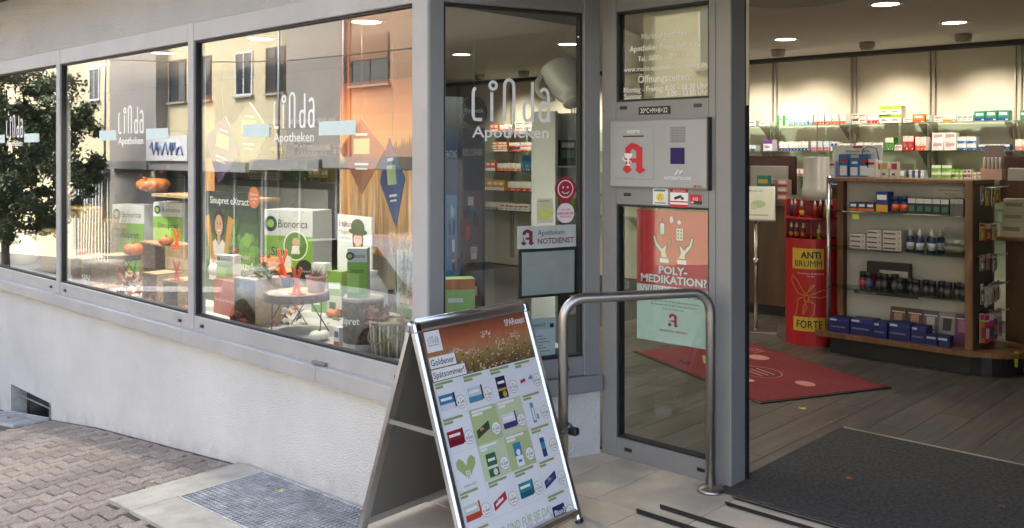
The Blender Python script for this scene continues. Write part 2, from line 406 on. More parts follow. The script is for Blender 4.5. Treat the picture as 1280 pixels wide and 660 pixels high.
# ---------------------------------------------------------------- landing of stone slabs
landing = struct(G().box(-2.99, 4.5, 1.2, 3.70, -.5, -.012, mat('mortar', (.16, .14, .12), .95, var=.2)).obj('landing'))
TRAV = mat('travertine', (.62, .52, .40), .6, var=.17, scale=3.2, bump=.12, bscale=60, rnd=.07, detail=9, col2=None)
rows = [(3.146, 3.70, [-2.99, -2.73, -2.494, -2.05, -1.6, -1.15, -.6, 0, .6]), (2.64, 3.146, [-2.99, -2.62, -2.27, -2.05, -1.45, -.95, -.4, .2]), (2.1, 2.64, [-2.99, -2.5, -1.9, -1.3, -.7, -.1]), (1.6, 2.1, [-2.99, -2.3, -1.7, -1.1, -.5])]
for y0, y1, xs in rows:
    for a, b in zip(xs, xs[1:]):
        G().box(-(b - a) / 2 + .002, (b - a) / 2 - .002, -(y1 - y0) / 2 + .002, (y1 - y0) / 2 - .002, -.03, 0, TRAV, .002).obj('stone_slab', landing, ((a + b) / 2, (y0 + y1) / 2, random.uniform(-.001, .001)))
STRIP = mat('grip_tape', (.03, .03, .032), .9, bump=.7, bscale=900, var=.2, scale=30)
for k, (x, y, w, wd) in enumerate(((-2.29, 3.155, .02, 'outermost'), (-2.245, 3.262, .02, 'second outermost'), (-2.06, 3.483, .016, 'second closest to the doormat'), (-2.07, 3.563, .008, 'thin, right against the doormat'))):
    v = [(x + .03, y - w), (.2, y - w), (.2, y + w), (x, y + w)]
    tag(G().slab(v, .0035, .0055, STRIP).obj('anti_slip_strip'), 'dark anti slip strip on the stone landing, ' + wd, 'grip strip', 'anti slip strips on the landing')

# ================================================================= FACADE
bld = thing('pharmacy_building', 'pharmacy with white rendered plinth and grey framed shop windows', 'building')
def part(g, name, parent=bld, loc=(0, 0, 0), rot=(0, 0, 0)): return g.obj(name, parent, loc, rot)
g = G(); XL = -16
ys0, ys1 = 2.80, 3.02
cw = (-8.66, -7.74, -.70, -.50)
g.box(XL, cw[0], ys0, ys1, -2.2, .36, STUCCO); g.box(cw[1], -3.17, ys0, ys1, -1.6, .36, STUCCO)
g.box(cw[0], cw[1], ys0, ys1, cw[3], .36, STUCCO); g.box(cw[0], cw[1], ys0, ys1, -1.6, -.86, STUCCO)
part(g, 'plinth_wall')
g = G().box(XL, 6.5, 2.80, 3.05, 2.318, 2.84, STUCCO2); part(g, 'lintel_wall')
g = G().box(XL, 6.5, 2.80, 11, 2.99, 8.6, STUCCO); part(g, 'upper_storeys')
g = G().box(XL, 6.6, 2.3, 2.86, 2.84, 3.0, mat('brown_soffit', (.09, .07, .055), .8, var=.2)); part(g, 'balcony_slab')
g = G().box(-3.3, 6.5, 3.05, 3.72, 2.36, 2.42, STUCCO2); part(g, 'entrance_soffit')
g = G().box(-3.2, 6.6, 1.75, 2.299, 2.85, 2.99, STUCCO2); part(g, 'entrance_shade_slab')  # unseen slab, added to keep skylight off the entrance recess
g = G().box(.75, 6.5, 3.45, 3.7, -.4, 2.36, STUCCO); part(g, 'entrance_side_wall')
# efflorescence stain patch is in the render itself; a strip of dirt joint at the base
def frame_boxes(g, x0, x1, z0, z1, w, d0, d1, m, top=None, bot=None):
    t = top or w; b = bot or w
    g.box(x0, x0 + w, d0, d1, z0, z1, m, .004); g.box(x1 - w, x1, d0, d1, z0, z1, m, .004)
    g.box(x0 + w, x1 - w, d0 + .002, d1, z1 - t, z1, m, .003); g.box(x0 + w, x1 - w, d0 + .002, d1, z0, z0 + b, m, .003)
MX = [-9.70, -7.56, -5.41, -3.285]
CAPS = [(.10, .045), (1.9, .045)]
def word_mark(g, x, z, w, m, lay=1, sub=True):
    """tall thin-stroke word with rounded letters, and the word below it"""
    k = w; s = k * .038
    def arc(cx, cz, rx, rz, a0, a1, n=10): return [(x + k * (cx + rx * math.cos(R(a0 + (a1 - a0) * i / n))), z + k * (cz + rz * math.sin(R(a0 + (a1 - a0) * i / n)))) for i in range(n + 1)]
    P = lambda pts: [(x + k * a, z + k * b) for a, b in pts]
    g.rib(P([(.06, .368), (.035, .355)]) + P([(.025, .32), (.025, .06), (.04, .02), (.07, .015), (.135, .015)]), s, m, lay)
    g.rib(P([(.255, .0), (.255, .33)]), s, m, lay); g.rib(arc(.272, .405, .042, .042, 0, 360, 18), s * .9, m, lay)
    g.rib(P([(.415, .0), (.415, .38)]) + arc(.475, .40, .06, .075, 180, 0) + P([(.535, .38), (.535, 0)]), s, m, lay)
    g.rib(P([(.775, .46), (.775, .0)]), s, m, lay); g.rib(P([(.757, .18)]) + arc(.715, .17, .05, .055, 20, 180) + arc(.715, .07, .05, .06, 180, 340) + P([(.757, .06)]), s, m, lay + .2)
    g.rib(arc(.93, .32, .05, .06, 160, 0) + P([(.985, .3), (.985, .0)]), s, m, lay); g.rib(P([(.967, .18)]) + arc(.925, .17, .05, .055, 20, 180) + arc(.925, .07, .05, .06, 180, 340) + P([(.967, .06)]), s, m, lay + .2)
    if sub: g.text('Apotheken', x + k * .5, z - k * .185, k * .125, m, lay, 'C', .012, w=k * .98)
STICK = mat('white_vinyl', (.8, .8, .79), .5, var=.02)
MINT = mat('frosted_vinyl', (.58, .70, .69), .55, var=.03)
for i in range(3):
    a, b = MX[i], MX[i + 1]; hw = .037
    x0, x1 = a + hw, b - hw
    if i == 2: x1 = -3.288
    fr = G(); F0, F1 = 2.785, 2.87
    fr.box(x0, x1, F0 + .002, F1, 2.20, 2.316, ALU, .004); fr.box(x0, x1, F0 + .004, F1, .40, .492, ALU, .003)
    fr.box(a - hw + .001, a + hw - .001, F0, F1, .40, 2.316, ALU, .004)
    win = part(fr, 'shop_window')
    gk = G(); e = .012
    gk.box(x0, x0 + e, 2.80, 2.84, .492, 2.2, GASKET); gk.box(x1 - e, x1, 2.80, 2.84, .492, 2.2, GASKET)
    gk.box(x0 + e, x1 - e, 2.80, 2.84, 2.2 - e, 2.2, GASKET); gk.box(x0 + e, x1 - e, 2.80, 2.84, .492, .492 + e, GASKET)
    gk.obj('gasket', win)
    G().box(x0 + e, x1 - e, 2.816, 2.822, .492 + e, 2.2 - e, PANE).obj('pane', win)
    lt = G(); cx = {0: -8.62, 1: -6.33, 2: -4.315}[i]
    word_mark(lt, cx - .2, 1.64, .4, STICK)
    lt.obj('lettering', win, (0, 2.8155, 0))
    for p0, p1 in (((cx - .50, cx - .235), (cx + .235, cx + (.66 if i else .5)))):
        G().q(p0, 1.595, p1, 1.665, MINT).obj('vinyl_band', win, (0, 2.8155, 0)) if False else None
    for p0, p1 in ((cx - .52, cx - .24), (cx + .24, cx + .56)):
        G().q(p0, 1.595, p1, 1.668, MINT).obj('vinyl_band', win, (0, 2.8155, 0))
    for cxp in (x0 + .09, x1 - .12):
        G().box(cxp, cxp + .032, 2.778, 2.789, .432, .45, BLACK, .002).obj('drain_cap', win)
# sill flashing in lengths
for a, b in ((-9.75, -5.47), (-5.466, -4.02), (-4.016, -3.165)):
    g = G(); v = [(2.755, .395), (2.80, .404), (2.80, .318), (2.752, .318)]
    g.X = None
    vs = [(a, y, z) for y, z in v] + [(b, y, z) for y, z in v]
    g.add(vs, [(0, 1, 2, 3), (7, 6, 5, 4), (0, 4, 5, 1), (1, 5, 6, 2), (2, 6, 7, 3), (3, 7, 4, 0)], ALU)
    part(g, 'sill')
part(G().box(-4.075, -3.96, 2.768, 2.81, .404, .418, ALU2, .002), 'sill_clip')
part(G().box(-9.8, -9.66, 2.785, 2.9, .318, 2.33, ALU), 'end_post'); 
part(G().box(XL, -9.8, 2.80, 3.05, .36, 2.32, STUCCO), 'far_wall')
# corner post
g = G().box(-3.286, -3.172, 2.783, 2.90, .318, 2.36, ALU, .006); part(g, 'corner_post')
# cellar window
cwin = part(G().box(cw[0] + .003, cw[1] - .003, 2.93, 2.96, -.9, -.5, mat('cellar_glass', (.02, .022, .025), .2)), 'cellar_window')
g = G(); gm = mat('old_metal', (.4, .38, .36), .5, .6, var=.2)
g.tube([(-8.6, 2.86, -.60), (-7.78, 2.86, -.585)], .006, gm); g.tube([(-8.42, 2.865, -.52), (-8.42, 2.865, -.8)], .007, BLACK); g.tube([(-7.8, 2.865, -.52), (-7.8, 2.865, -.8)], .007, BLACK)
g.obj('bars', cwin)
G().box(-8.12, -8.06, 2.92, 2.929, -.8, -.5, gm).obj('frame', cwin)
# ---------------------------------------------------------------- angled window beside the entrance
A2 = math.atan2(.938, .347); O2 = (-3.170, 2.79, 0)
w2 = part(G(), 'angled_window', bld, O2, (0, 0, A2)) if False else None
fr = G()
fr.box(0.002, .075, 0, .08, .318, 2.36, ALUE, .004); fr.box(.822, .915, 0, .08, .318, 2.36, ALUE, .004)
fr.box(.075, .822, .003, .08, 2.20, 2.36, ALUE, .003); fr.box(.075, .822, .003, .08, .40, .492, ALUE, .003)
w2 = fr.obj('angled_window', bld, O2, (0, 0, A2))
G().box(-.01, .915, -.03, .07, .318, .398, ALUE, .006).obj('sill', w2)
gk = G(); x0, x1, e = .075, .822, .012
gk.box(x0, x0 + e, .02, .06, .492, 2.2, GASKET); gk.box(x1 - e, x1, .02, .06, .492, 2.2, GASKET)
gk.box(x0 + e, x1 - e, .02, .06, 2.188, 2.2, GASKET); gk.box(x0 + e, x1 - e, .02, .06, .492, .504, GASKET)
gk.obj('gasket', w2)
PANE2 = glass('angled_window_glass', .05, .5, 2.6)
G().box(x0 + e, x1 - e, .036, .042, .504, 2.188, PANE2).obj('pane', w2)
lt = G(); word_mark(lt, .225, 1.655, .42, STICK); lt.obj('lettering', w2, (0, .0355, 0))
G().box(.70, .735, -.006, .004, .43, .446, BLACK, .002).obj('drain_cap', w2)
part(G().box(-.012, .915, .002, .22, -.3, .318, mat('white_render_rough', (.52, .52, .51), .92, var=.08, scale=2, bump=1., bscale=70, spec=.2)), 'angled_plinth', bld, O2, (0, 0, A2))
# pin sticker, notice board, sheet of opening notices on the angled pane (inside)
def logoA(g, x, z, h, m, wm, lay=2):
    P = lambda pts: [(x + a * h * .92, z + b * h) for a, b in pts]
    g.pl(P([(.0, .14), (.2, .0), (.42, .13), (.31, .22), (.35, .62), (.36, .78), (.12, .84), (.14, .3)]), m, lay)
    g.pl(P([(.12, .84), (.36, 1.), (.6, .97), (.86, .84), (.62, .72), (.45, .8), (.34, .74)]), m, lay + .3)
    g.pl(P([(.56, .12), (.76, .0), (1.0, .13), (.86, .22), (.86, .86), (.6, .9), (.6, .2)]), m, lay + .6)
    g.pl(P([(.3, .36), (.62, .36), (.62, .5), (.3, .5)]), m, lay + .9)
    g.pl(P([(.08, .66), (.44, .66), (.40, .54), (.30, .48), (.29, .32), (.40, .27), (.12, .27), (.23, .32), (.22, .48), (.12, .54)]), wm, lay + 1.2)
    g.rib(P([(.05, .55), (.02, .47), (.12, .42), (.34, .42), (.4, .36)]), h * .035, wm, lay + 1.5)
RED = C('c8102e'); WP = C('f4f4f2'); BK = C('1a1a1c'); DRED = C('a01c34'); GRY = C('8c8c8c')
g = G(); bx, bz = .50, .75
g.box(bx, bx + .315, 0, .012, .79, 1.02, BLACK, .003); g.q(bx + .012, .805, bx + .303, 1.002, mat('pin_board', (.42, .44, .43), .5, var=.05), 1.5)
nb = g.obj('notice_board', w2, (0, .055, 0)) if False else None
nbt = thing('notice_board', 'small black framed notice board with red emergency service heading behind angled window', 'notice board', (0, 0, 0))
nbt.location = Vector(O2) + Matrix.Rotation(A2, 3, 'Z') @ Vector((0, .06, 0)); nbt.rotation_euler = (0, 0, A2)
g = G(); g.box(.49, .815, 0, .012, .792, 1.032, BLACK, .003); g.obj('frame', nbt)
G().q(.505, .806, .80, 1.018, mat('pin_board', (.45, .47, .46), .5, var=.05), 2).obj('board', nbt)
g = G(); g.box(.485, .815, 0, .008, 1.036, 1.145, WHITE); logoA(g, .50, 1.05, .08, DRED, WP, 2)
g.text('Apotheken', .592, 1.098, .026, BK, 2, w=.15); g.text('NOTDIENST', .592, 1.056, .027, DRED, 2, bold=.02, w=.205)
g.obj('header', nbt)
g = G(); g.q(.535, .47, .69, .69, C('dfe6ea'), 1); g.q(.535, .635, .69, .69, C('c9d3d8'), 2); g.text('HINWEIS', .545, .648, .016, BK, 3)
g.q(.66, .64, .682, .66, BK, 3)
for k in range(8): g.q(.56, .60 - k * .015, .56 + .06 + .04 * ((k * 7) % 3) / 2, .604 - k * .015, GRY, 2)
nt_ = g.obj('notice_sheet'); nt_.location = nbt.location; nt_.rotation_euler = (0, 0, A2); tag(nt_, 'white printed notice sheet taped low inside the angled window', 'notice')
g = G(); z0 = 1.14
g.pl([(.735 + .06 * math.cos(a), 1.325 + .06 * math.sin(a)) for a in [R(-35 + 250 * i / 20) for i in range(21)]] + [(.735, 1.235)], DRED, 1)
g.ring(.735, 1.325, .042, .005, WP, 2); g.disc(.722, 1.333, .005, WP, 2); g.disc(.748, 1.333, .005, WP, 2); g.rib([(.715, 1.312), (.725, 1.303), (.745, 1.303), (.755, 1.312)], .004, WP, 2)
g.disc(.735, 1.205, .05, C('f0dfe2'), 2); g.text('WIR SIND', .735, 1.218, .009, DRED, 3, 'C'); g.text('GESUND.DE', .735, 1.198, .012, DRED, 3, 'C', .02); g.text('APOTHEKE', .735, 1.183, .009, DRED, 3, 'C')
s_ = g.obj('pin_sticker', w2, (0, .0355, 0))
g = G(); g.q(.575, 1.16, .665, 1.28, C('c9cfae'), 1); g.ring(.62, 1.215, .027, .008, C('dfe04a'), 2); g.q(.597, 1.185, .643, 1.215, C('dfe04a'), 2.5); g.q(.585, 1.265, .64, 1.27, GRY, 2)
g.obj('yellow_sticker', w2, (0, .0355, 0))
# ---------------------------------------------------------------- entrance side element
PY = 3.655
ent = G()
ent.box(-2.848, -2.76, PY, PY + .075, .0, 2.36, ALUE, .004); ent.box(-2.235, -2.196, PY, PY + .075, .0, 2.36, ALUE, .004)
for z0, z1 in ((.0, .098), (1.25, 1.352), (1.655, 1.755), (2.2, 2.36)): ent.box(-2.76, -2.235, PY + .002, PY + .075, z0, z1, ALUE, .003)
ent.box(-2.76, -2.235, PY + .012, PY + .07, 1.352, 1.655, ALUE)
sid = ent.obj('entrance_side_panel', bld)
for z0, z1, nm in ((.098, 1.25, 'lower_pane'), (1.755, 2.2, 'upper_pane')):
    e = .01
    gk = G(); gk.box(-2.76, -2.76 + e, PY + .012, PY + .06, z0, z1, GASKET); gk.box(-2.235 - e, -2.235, PY + .012, PY + .06, z0, z1, GASKET)
    gk.box(-2.76 + e, -2.235 - e, PY + .012, PY + .06, z0, z0 + e, GASKET); gk.box(-2.76 + e, -2.235 - e, PY + .012, PY + .06, z1 - e, z1, GASKET)
    gk.obj('gasket', sid)
    G().box(-2.76 + e, -2.235 - e, PY + .03, PY + .036, z0 + e, z1 - e, glass('entrance_glass', .05, .45, 2.6)).obj(nm, sid)
for px, z in ((779, 1.725), (872, 1.722), (784, 1.30), (872, 1.275), (785, .05), (876, .05)):
    p = aty(px, 200, PY); G().box(p.x - .02, p.x + .02, PY - .004, PY + .006, z - .008, z + .008, BLACK, .002).obj('drain_cap', sid)
p = aty(818, 138, PY)
g = G(); g.box(-.088, .088, -.002, .004, -.019, .019, BK); g.text('20*C+M+B+22', 0, -.011, .023, WP, 6, 'C', 0, w=.155); g.obj('blessing_plate', sid, (p.x, PY - .003, p.z))
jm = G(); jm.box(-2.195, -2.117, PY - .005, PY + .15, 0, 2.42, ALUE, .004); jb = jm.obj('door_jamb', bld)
G().box(-2.117, -2.112, PY + .118, PY + .15, 0, 2.42, GASKET).obj('door_edge', jb)
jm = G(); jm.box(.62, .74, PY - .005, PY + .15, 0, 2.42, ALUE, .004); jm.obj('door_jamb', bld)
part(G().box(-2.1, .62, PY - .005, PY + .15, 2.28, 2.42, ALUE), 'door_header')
# lettering on the upper pane
g = G(); up = [('Markt-Apotheke', 2.055, .030, .26), ('Apotheker Peter Roh e.K.', 2.0, .028, .40), ('Tel.: 06806 - 43 19 - 40', 1.95, .026, .30), ('www.markt-apotheke-riegelsberg.de', 1.902, .024, .47), ('Öffnungszeiten:', 1.845, .036, .30)]
L1 = lambda: G()
for t, z, h, w in up: G().text(t, -2.497, z, h, STICK, 1, 'C', .01, w=w).obj('lettering_line', sid, (0, PY + .0295, 0))
G().text('Montag - Freitag: 8.00 - 18.30 Uhr', -2.733, 1.80, .027, STICK, 1, 'L', .015, w=.475).obj('lettering_line', sid, (0, PY + .0295, 0))
G().text('Samstag:', -2.733, 1.768, .026, STICK, 1, 'L', .015, w=.11).obj('lettering_line', sid, (0, PY + .0295, 0)); G().text('8.00 - 13.00 Uhr', -2.258, 1.772, .026, STICK, 1, 'R', .015, w=.22).obj('lettering_line', sid, (0, PY + .0295, 0))
bl = tag(G().box(-2.68, -2.10, PY + .12, PY + .128, 1.72, 2.3, mat('cream_blind', (.62, .57, .42), .8, var=.04, scale=3)).obj('roller_blind'), 'cream blind behind the pane with opening hours', 'blind')
# night service panel
nsp = thing('night_service_box', 'grey night service plate with red pharmacy emblem, speaker and prescription slot', 'service panel', (-2.775, PY - .03, 1.337))
BX = mat('grey_plate', (.33, .34, .345), .4, var=.04, scale=5)
G().box(0, .552, 0, .035, 0, .325, BX, .006).obj('plate', nsp)
G().box(.552, .558, -.001, .04, -.004, .329, BLACK).obj('edge_strip', nsp)
dr = G().box(.03, .262, -.003, .002, .04, .29, BX, .002).obj('prescription_door', nsp)
G().box(.085, .205, -.006, .001, .243, .250, BLACK).obj('slot', dr)
g = G(); g.text('REZEPTE', .145, .262, .014, WP, 1, 'C', .01); logoA(g, .08, .065, .15, RED, WP, 1); g.obj('emblem', dr, (0, -.0035, 0))
g = G()
for i in range(11):
    for j in range(10): g.box(.355 + i * .0075, .360 + i * .0075, -.0012, .001, .215 + j * .0075, .220 + j * .0075, ALU2)
g.obj('speaker_grille', nsp)
G().box(.355, .432, -.004, .002, .115, .19, mat('blue_screen', (.018, .016, .11), .5, spec=.2), .002).obj('screen', nsp)
g = G(); g.text('NOTDIENSTGLOCKE', .395, .042, .014, WP, 1, 'C', .01, w=.145); g.text('BRV', .50, .008, .010, RED, 1, 'L', .02); g.q(.48, .008, .495, .018, RED, 1)
g.rib([(.38, .065), (.40, .09), (.405, .07), (.42, .085)], .006, WP, 1); g.obj('caption', nsp, (0, -.0012, 0))
# three stickers under the box
g = G(); p = aty(816, 258, PY)
g.q(p.x, 1.258, p.x + .085, 1.335, C('e6ecee'), 1); g.disc(p.x + .042, 1.293, .022, C('f2dc3c'), 2); g.rib([(p.x + .03, 1.282), (p.x + .042, 1.305), (p.x + .052, 1.282)], .004, C('3a6ea5'), 3); g.q(p.x + .008, 1.32, p.x + .07, 1.328, C('3a6ea5'), 2); g.q(p.x + .01, 1.263, p.x + .075, 1.268, C('3a6ea5'), 2)
g.obj('camera_sticker', sid, (0, PY + .0015, 0))
g = G(); x = p.x + .098
g.q(x, 1.248, x + .098, 1.335, WP, 1); g.q(x, 1.318, x + .098, 1.335, RED, 2); g.text('ACHTUNG', x + .049, 1.3215, .01, WP, 3, 'C'); g.q(x, 1.272, x + .098, 1.278, RED, 2); g.q(x, 1.248, x + .098, 1.262, RED, 2)
g.pl([(x + .02, 1.295), (x + .06, 1.308), (x + .066, 1.296), (x + .026, 1.283)], BK, 2); g.q(x + .06, 1.285, x + .075, 1.297, BK, 2); g.obj('warning_sticker', sid, (0, PY + .0015, 0))
g = G(); x = p.x + .205; g.q(x, 1.268, x + .062, 1.312, RED, 1); g.text('112', x + .031, 1.284, .014, WP, 2, 'C', .02); g.q(x + .006, 1.273, x + .056, 1.277, WP, 2); g.obj('red_sticker', sid, (0, PY + .0015, 0))
# poster behind the lower pane
po = G(); a = -2.665; b = -2.245; z0, zm, z1 = .595, .865, 1.228
PRED = C('cf3038'); MNT = C('cfe8de'); SKIN = C('f3e6d2')
po.box(a, b, 0, .002, z0, z1, WP); po.q(a, zm, b, z1, PRED, 1); po.q(a, z0, b, zm, MNT, 1); po.q(a, zm, a + .035, z1, C('b8252d'), 2)
cx = (a + b) / 2
for s in (-1, 1):
    P = lambda pts: [(cx + s * u, v) for u, v in pts]
    po.pl(P([(.028, .985), (.07, .985), (.07, 1.02), (.105, 1.055), (.118, 1.10), (.10, 1.112), (.088, 1.075), (.062, 1.05), (.032, 1.075), (.026, 1.065), (.04, 1.03)][::s]), BK, 3)
    po.pl(P([(.032, 1.003), (.065, 1.003), (.066, 1.024), (.099, 1.06), (.112, 1.10), (.103, 1.105), (.092, 1.071), (.062, 1.042), (.035, 1.067), (.045, 1.03)][::s]), SKIN, 4)
    po.q(*sorted((cx + s * .024, cx + s * .074))[:1], .978, max(cx + s * .024, cx + s * .074), .998, WP, 5)
po.q(cx - .075, 1.11, cx - .045, 1.17, BK, 3); po.q(cx - .071, 1.114, cx - .049, 1.166, WP, 4); po.rib([(cx - .06, 1.17), (cx - .06, 1.195)], .006, BK, 4); po.rib([(cx - .06, 1.11), (cx - .06, 1.09)], .004, BK, 4); po.q(cx - .078, 1.165, cx - .042, 1.171, BK, 4)
po.q(cx + .015, 1.085, cx + .06, 1.15, BK, 3); po.q(cx + .019, 1.089, cx + .056, 1.146, SKIN, 4)
for i in range(2):
    for j in range(3): po.disc(cx + .03 + i * .016, 1.102 + j * .016, .005, BK, 5, 10)
po.disc(cx - .02, 1.075, .014, BK, 3, 16, .022); po.disc(cx - .02, 1.075, .010, C('b86a3a'), 4, 16, .018)
po.disc(cx - .008, 1.185, .014, BK, 3, 16, .02); po.disc(cx - .008, 1.185, .011, WP, 4, 16, .017); po.disc(cx + .035, 1.175, .014, BK, 3, 14); po.disc(cx + .035, 1.175, .011, WP, 4, 14)
for t, z, h, w in (('POLY-', .925, .036, .16), ('MEDIKATION?', .88, .036, .37), ('WIR BERATEN!', .825, .040, .385)):
    po.text(t, cx + .003, z - .003, h, BK, 4, 'C', .03, w=w); po.text(t, cx, z, h, WP, 5, 'C', .03, w=w)
for k, wd in enumerate((.28, .26, .12)): po.text('Wer dauerhaft mehr als fünf Medikamente einnimmt', cx, .79 - k * .018, .009, BK, 3, 'C', 0, w=wd)
logoA(po, cx - .03, .675, .065, DRED, MNT, 3); po.text('EINFACH DA FÜR DICH', cx, .648, .011, DRED, 3, 'C', .01, w=.15)
tag(po.obj('medication_poster', None, (0, PY + .045, 0)), 'red and mint poster with two hands behind the lower entrance pane', 'poster')
# ================================================================= ADVERTISING BOARD
ab = thing('advertising_board', 'silver framed folding pavement board with autumn offers poster', 'advertising board', (-2.664, 2.572, .0), R(92.2))
W, H, TL = .665, .911, R(-19.2)
def abpanel(name, loc, rot):
    p = link(name, None, ab, loc, rot); return p
ZF = mat('zinc_sheet', (.20, .20, .185), .45, .5, var=.1, scale=3)
front = G().box(-W / 2 + .02, W / 2 - .02, .004, .010, .03, H - .02, ZF).obj('front_panel', ab, (0, -.305, 0), (TL, 0, 0))
back = G().box(-W / 2 + .02, W / 2 - .02, .004, .010, .03, H - .02, ZF).obj('back_panel', ab, (0, .305, 0), (TL, 0, math.pi))
def rail(g, p0, p1, w=.034):
    (x0, z0), (x1, z1) = p0, p1
    if x0 == x1: pts = [(-w / 2, .012), (-w / 2, -.006), (-w / 4, -.013), (w / 4, -.013), (w / 2, -.006), (w / 2, .012)]; v = [(x0 + a, b, z) for z in (z0, z1) for a, b in pts]
    else: pts = [(-w / 2, .012), (-w / 2, -.006), (-w / 4, -.013), (w / 4, -.013), (w / 2, -.006), (w / 2, .012)]; v = [(x, b, z0 + a) for x in (x0, x1) for a, b in pts]
    n = 6; g.add(v, [(i, (i + 1) % n, (i + 1) % n + n, i + n) for i in range(n)] + [tuple(range(n)), tuple(range(n, 2 * n))[::-1]], SILVER)
for pn in (front, back):
    g = G(); w = .034; a = W / 2 - w / 2
    rail(g, (-a, .012), (-a, H - w)); rail(g, (a, .012), (a, H - w)); rail(g, (-a, H - w / 2), (a, H - w / 2)); rail(g, (-a, .045), (a, .045))
    g.obj('frame', pn)
    for s in (-1, 1):
        c = G().box(s * a - .019, s * a + .019, -.016, .014, H - .04, H + .002, mat('chrome_corner', (.6, .6, .6), .15, 1), .007); c.obj('corner_cap', pn)
        G().box(s * a - .017, s * a + .017, -.014, .014, -.0, .02, BLACK, .005).obj('foot', pn)
G().tube([(-W / 2 + .03, 0, H * math.cos(TL) + .004), (W / 2 - .03, 0, H * math.cos(TL) + .004)], .012, SILVER, 10).obj('hinge', ab)
for s in (-1, 1):
    g = G(); z = .47; yy = .305 * (1 - z / .861) + .0
    g.box(s * (W / 2 - .012) - .002, s * (W / 2 - .012) + .002, -yy, yy, z - .009, z + .009, mat('zinc_bar', (.6, .61, .62), .3, 1)); g.obj('stay_bar', ab)
def photo_print(name, cols, z0, z1):
    m = bpy.data.materials.new(name); m.use_nodes = True; N = m.node_tree.nodes; L = m.node_tree.links; b = N['Principled BSDF']; b.inputs['Roughness'].default_value = .4
    tc = N.new('ShaderNodeTexCoord'); sx = N.new('ShaderNodeSeparateXYZ'); L.new(tc.outputs['Object'], sx.inputs[0])
    n = N.new('ShaderNodeTexNoise'); n.inputs['Scale'].default_value = 18; n.inputs['Detail'].default_value = 9; n.inputs['Roughness'].default_value = .7; L.new(tc.outputs['Object'], n.inputs['Vector'])
    mr = N.new('ShaderNodeMapRange'); mr.inputs[1].default_value = z1; mr.inputs[2].default_value = z0; L.new(sx.outputs[2], mr.inputs[0])
    ma = N.new('ShaderNodeMath'); ma.operation = 'MULTIPLY_ADD'; ma.inputs[1].default_value = .34; L.new(n.outputs[0], ma.inputs[0]); sb = N.new('ShaderNodeMath'); sb.operation = 'SUBTRACT'; sb.inputs[1].default_value = .17; L.new(mr.outputs[0], sb.inputs[0]); L.new(sb.outputs[0], ma.inputs[2])
    r = N.new('ShaderNodeValToRGB'); L.new(ma.outputs[0], r.inputs[0]); e = r.color_ramp.elements
    while len(e) < len(cols): e.new(.5)
    for k, c in enumerate(cols): e[k].position = k / (len(cols) - 1); e[k].color = (*c, 1)
    L.new(r.outputs[0], b.inputs['Base Color']); return m
# the poster: print on paper
p = G(); x0, x1, zb, zt = -W / 2 + .032, W / 2 - .032, .06, H - .033
PAP = mat('poster_paper', (.72, .73, .76), .35, var=.03, scale=2); p.box(x0, x1, .0, .002, zb, zt, PAP)
bw, bh = x1 - x0, zt - zb
ib = zt - .195                                  # photo strip at the top
# graded autumn sky and flower heads in the printed photo
strips = ['7c4a36', '93523a', 'a65b40', 'b4694a', 'b97a52', 'b08455', '9c8050', '86703f', '6f5c34', '5f4e2e']
p.q(x0, ib, x1, zt, photo_print('autumn_photo_print', [hx(h) for h in strips], ib, zt), 1)
rnd = random.Random(3)
for k in range(330):
    x = x0 + rnd.random() * bw; z = ib + abs(rnd.gauss(0, .05)); z = min(z, zt - .03)
    if x > x1 - .02: continue
    s = rnd.uniform(.002, .0065)
    p.disc(x, max(z, ib + s), s, C(rnd.choice(['c9a58c', 'b58f70', 'd8bca6', '8a6a40', '6a5530', '4d4224', 'a8845c', 'd9c2b4'])), 2 + k * .004, 6, s * .7)
for cx_, cz, rr in ((x0 + .34, zt - .062, .035), (x0 + .42, zt - .11, .045), (x0 + .5, zt - .09, .035), (x0 + .24, zt - .12, .04), (x0 + .15, zt - .1, .03)):
    p.rib([(cx_, cz), (cx_ - .01, ib + .005)], .0022, C('5c4a2c'), 3.6)
    for k in range(26): p.disc(cx_ + rnd.gauss(0, rr * .55), cz + rnd.gauss(0, rr * .25), rnd.uniform(.002, .005), C(rnd.choice(['e2cbbd', 'd6b39c', 'c79f86'])), 3.8 + k * .01, 6)
p.q(x0 + .012, zt - .085, x0 + .092, zt - .006, WP, 5); word_mark(p, x0 + .024, zt - .052, .055, GRY, 6)
for t, z, w in (('Goldener', zt - .135, .125), ('Spätsommer!', zt - .182, .165)):
    p.q(x0 + .008, z - .010, x0 + .02 + w, z + .032, WP, 5); p.text(t, x0 + .014, z, .023, BK, 6, 'L', .005, w=w - .002)
p.text('SPARezept', x1 - .015, zt - .045, .026, WP, 6, 'R', .012, w=.125)
cw_ = bw / 4; rh = (ib - .025 - zb) / 5 * 1.0
RH = .133; OL = C('9aa86a'); GL1 = C('b9c78f'); GL2 = C('cdd8b2')
for (c, r, m) in ((1, 1, GL1), (2, 1, GL2), (1, 2, GL2), (2, 2, GL1)):
    p.q(x0 + c * cw_, ib - (r + 1) * RH, x0 + (c + 1) * cw_, ib - r * RH, m, 1)
LINE = C('d4d6d8')
for c in (1, 2, 3): p.q(x0 + c * cw_ - .0006, zb + .09, x0 + c * cw_ + .0006, ib, LINE, 1.2)
for r in range(1, 5): p.q(x0, ib - r * RH - .0006, x1, ib - r * RH + .0006, LINE, 1.4)
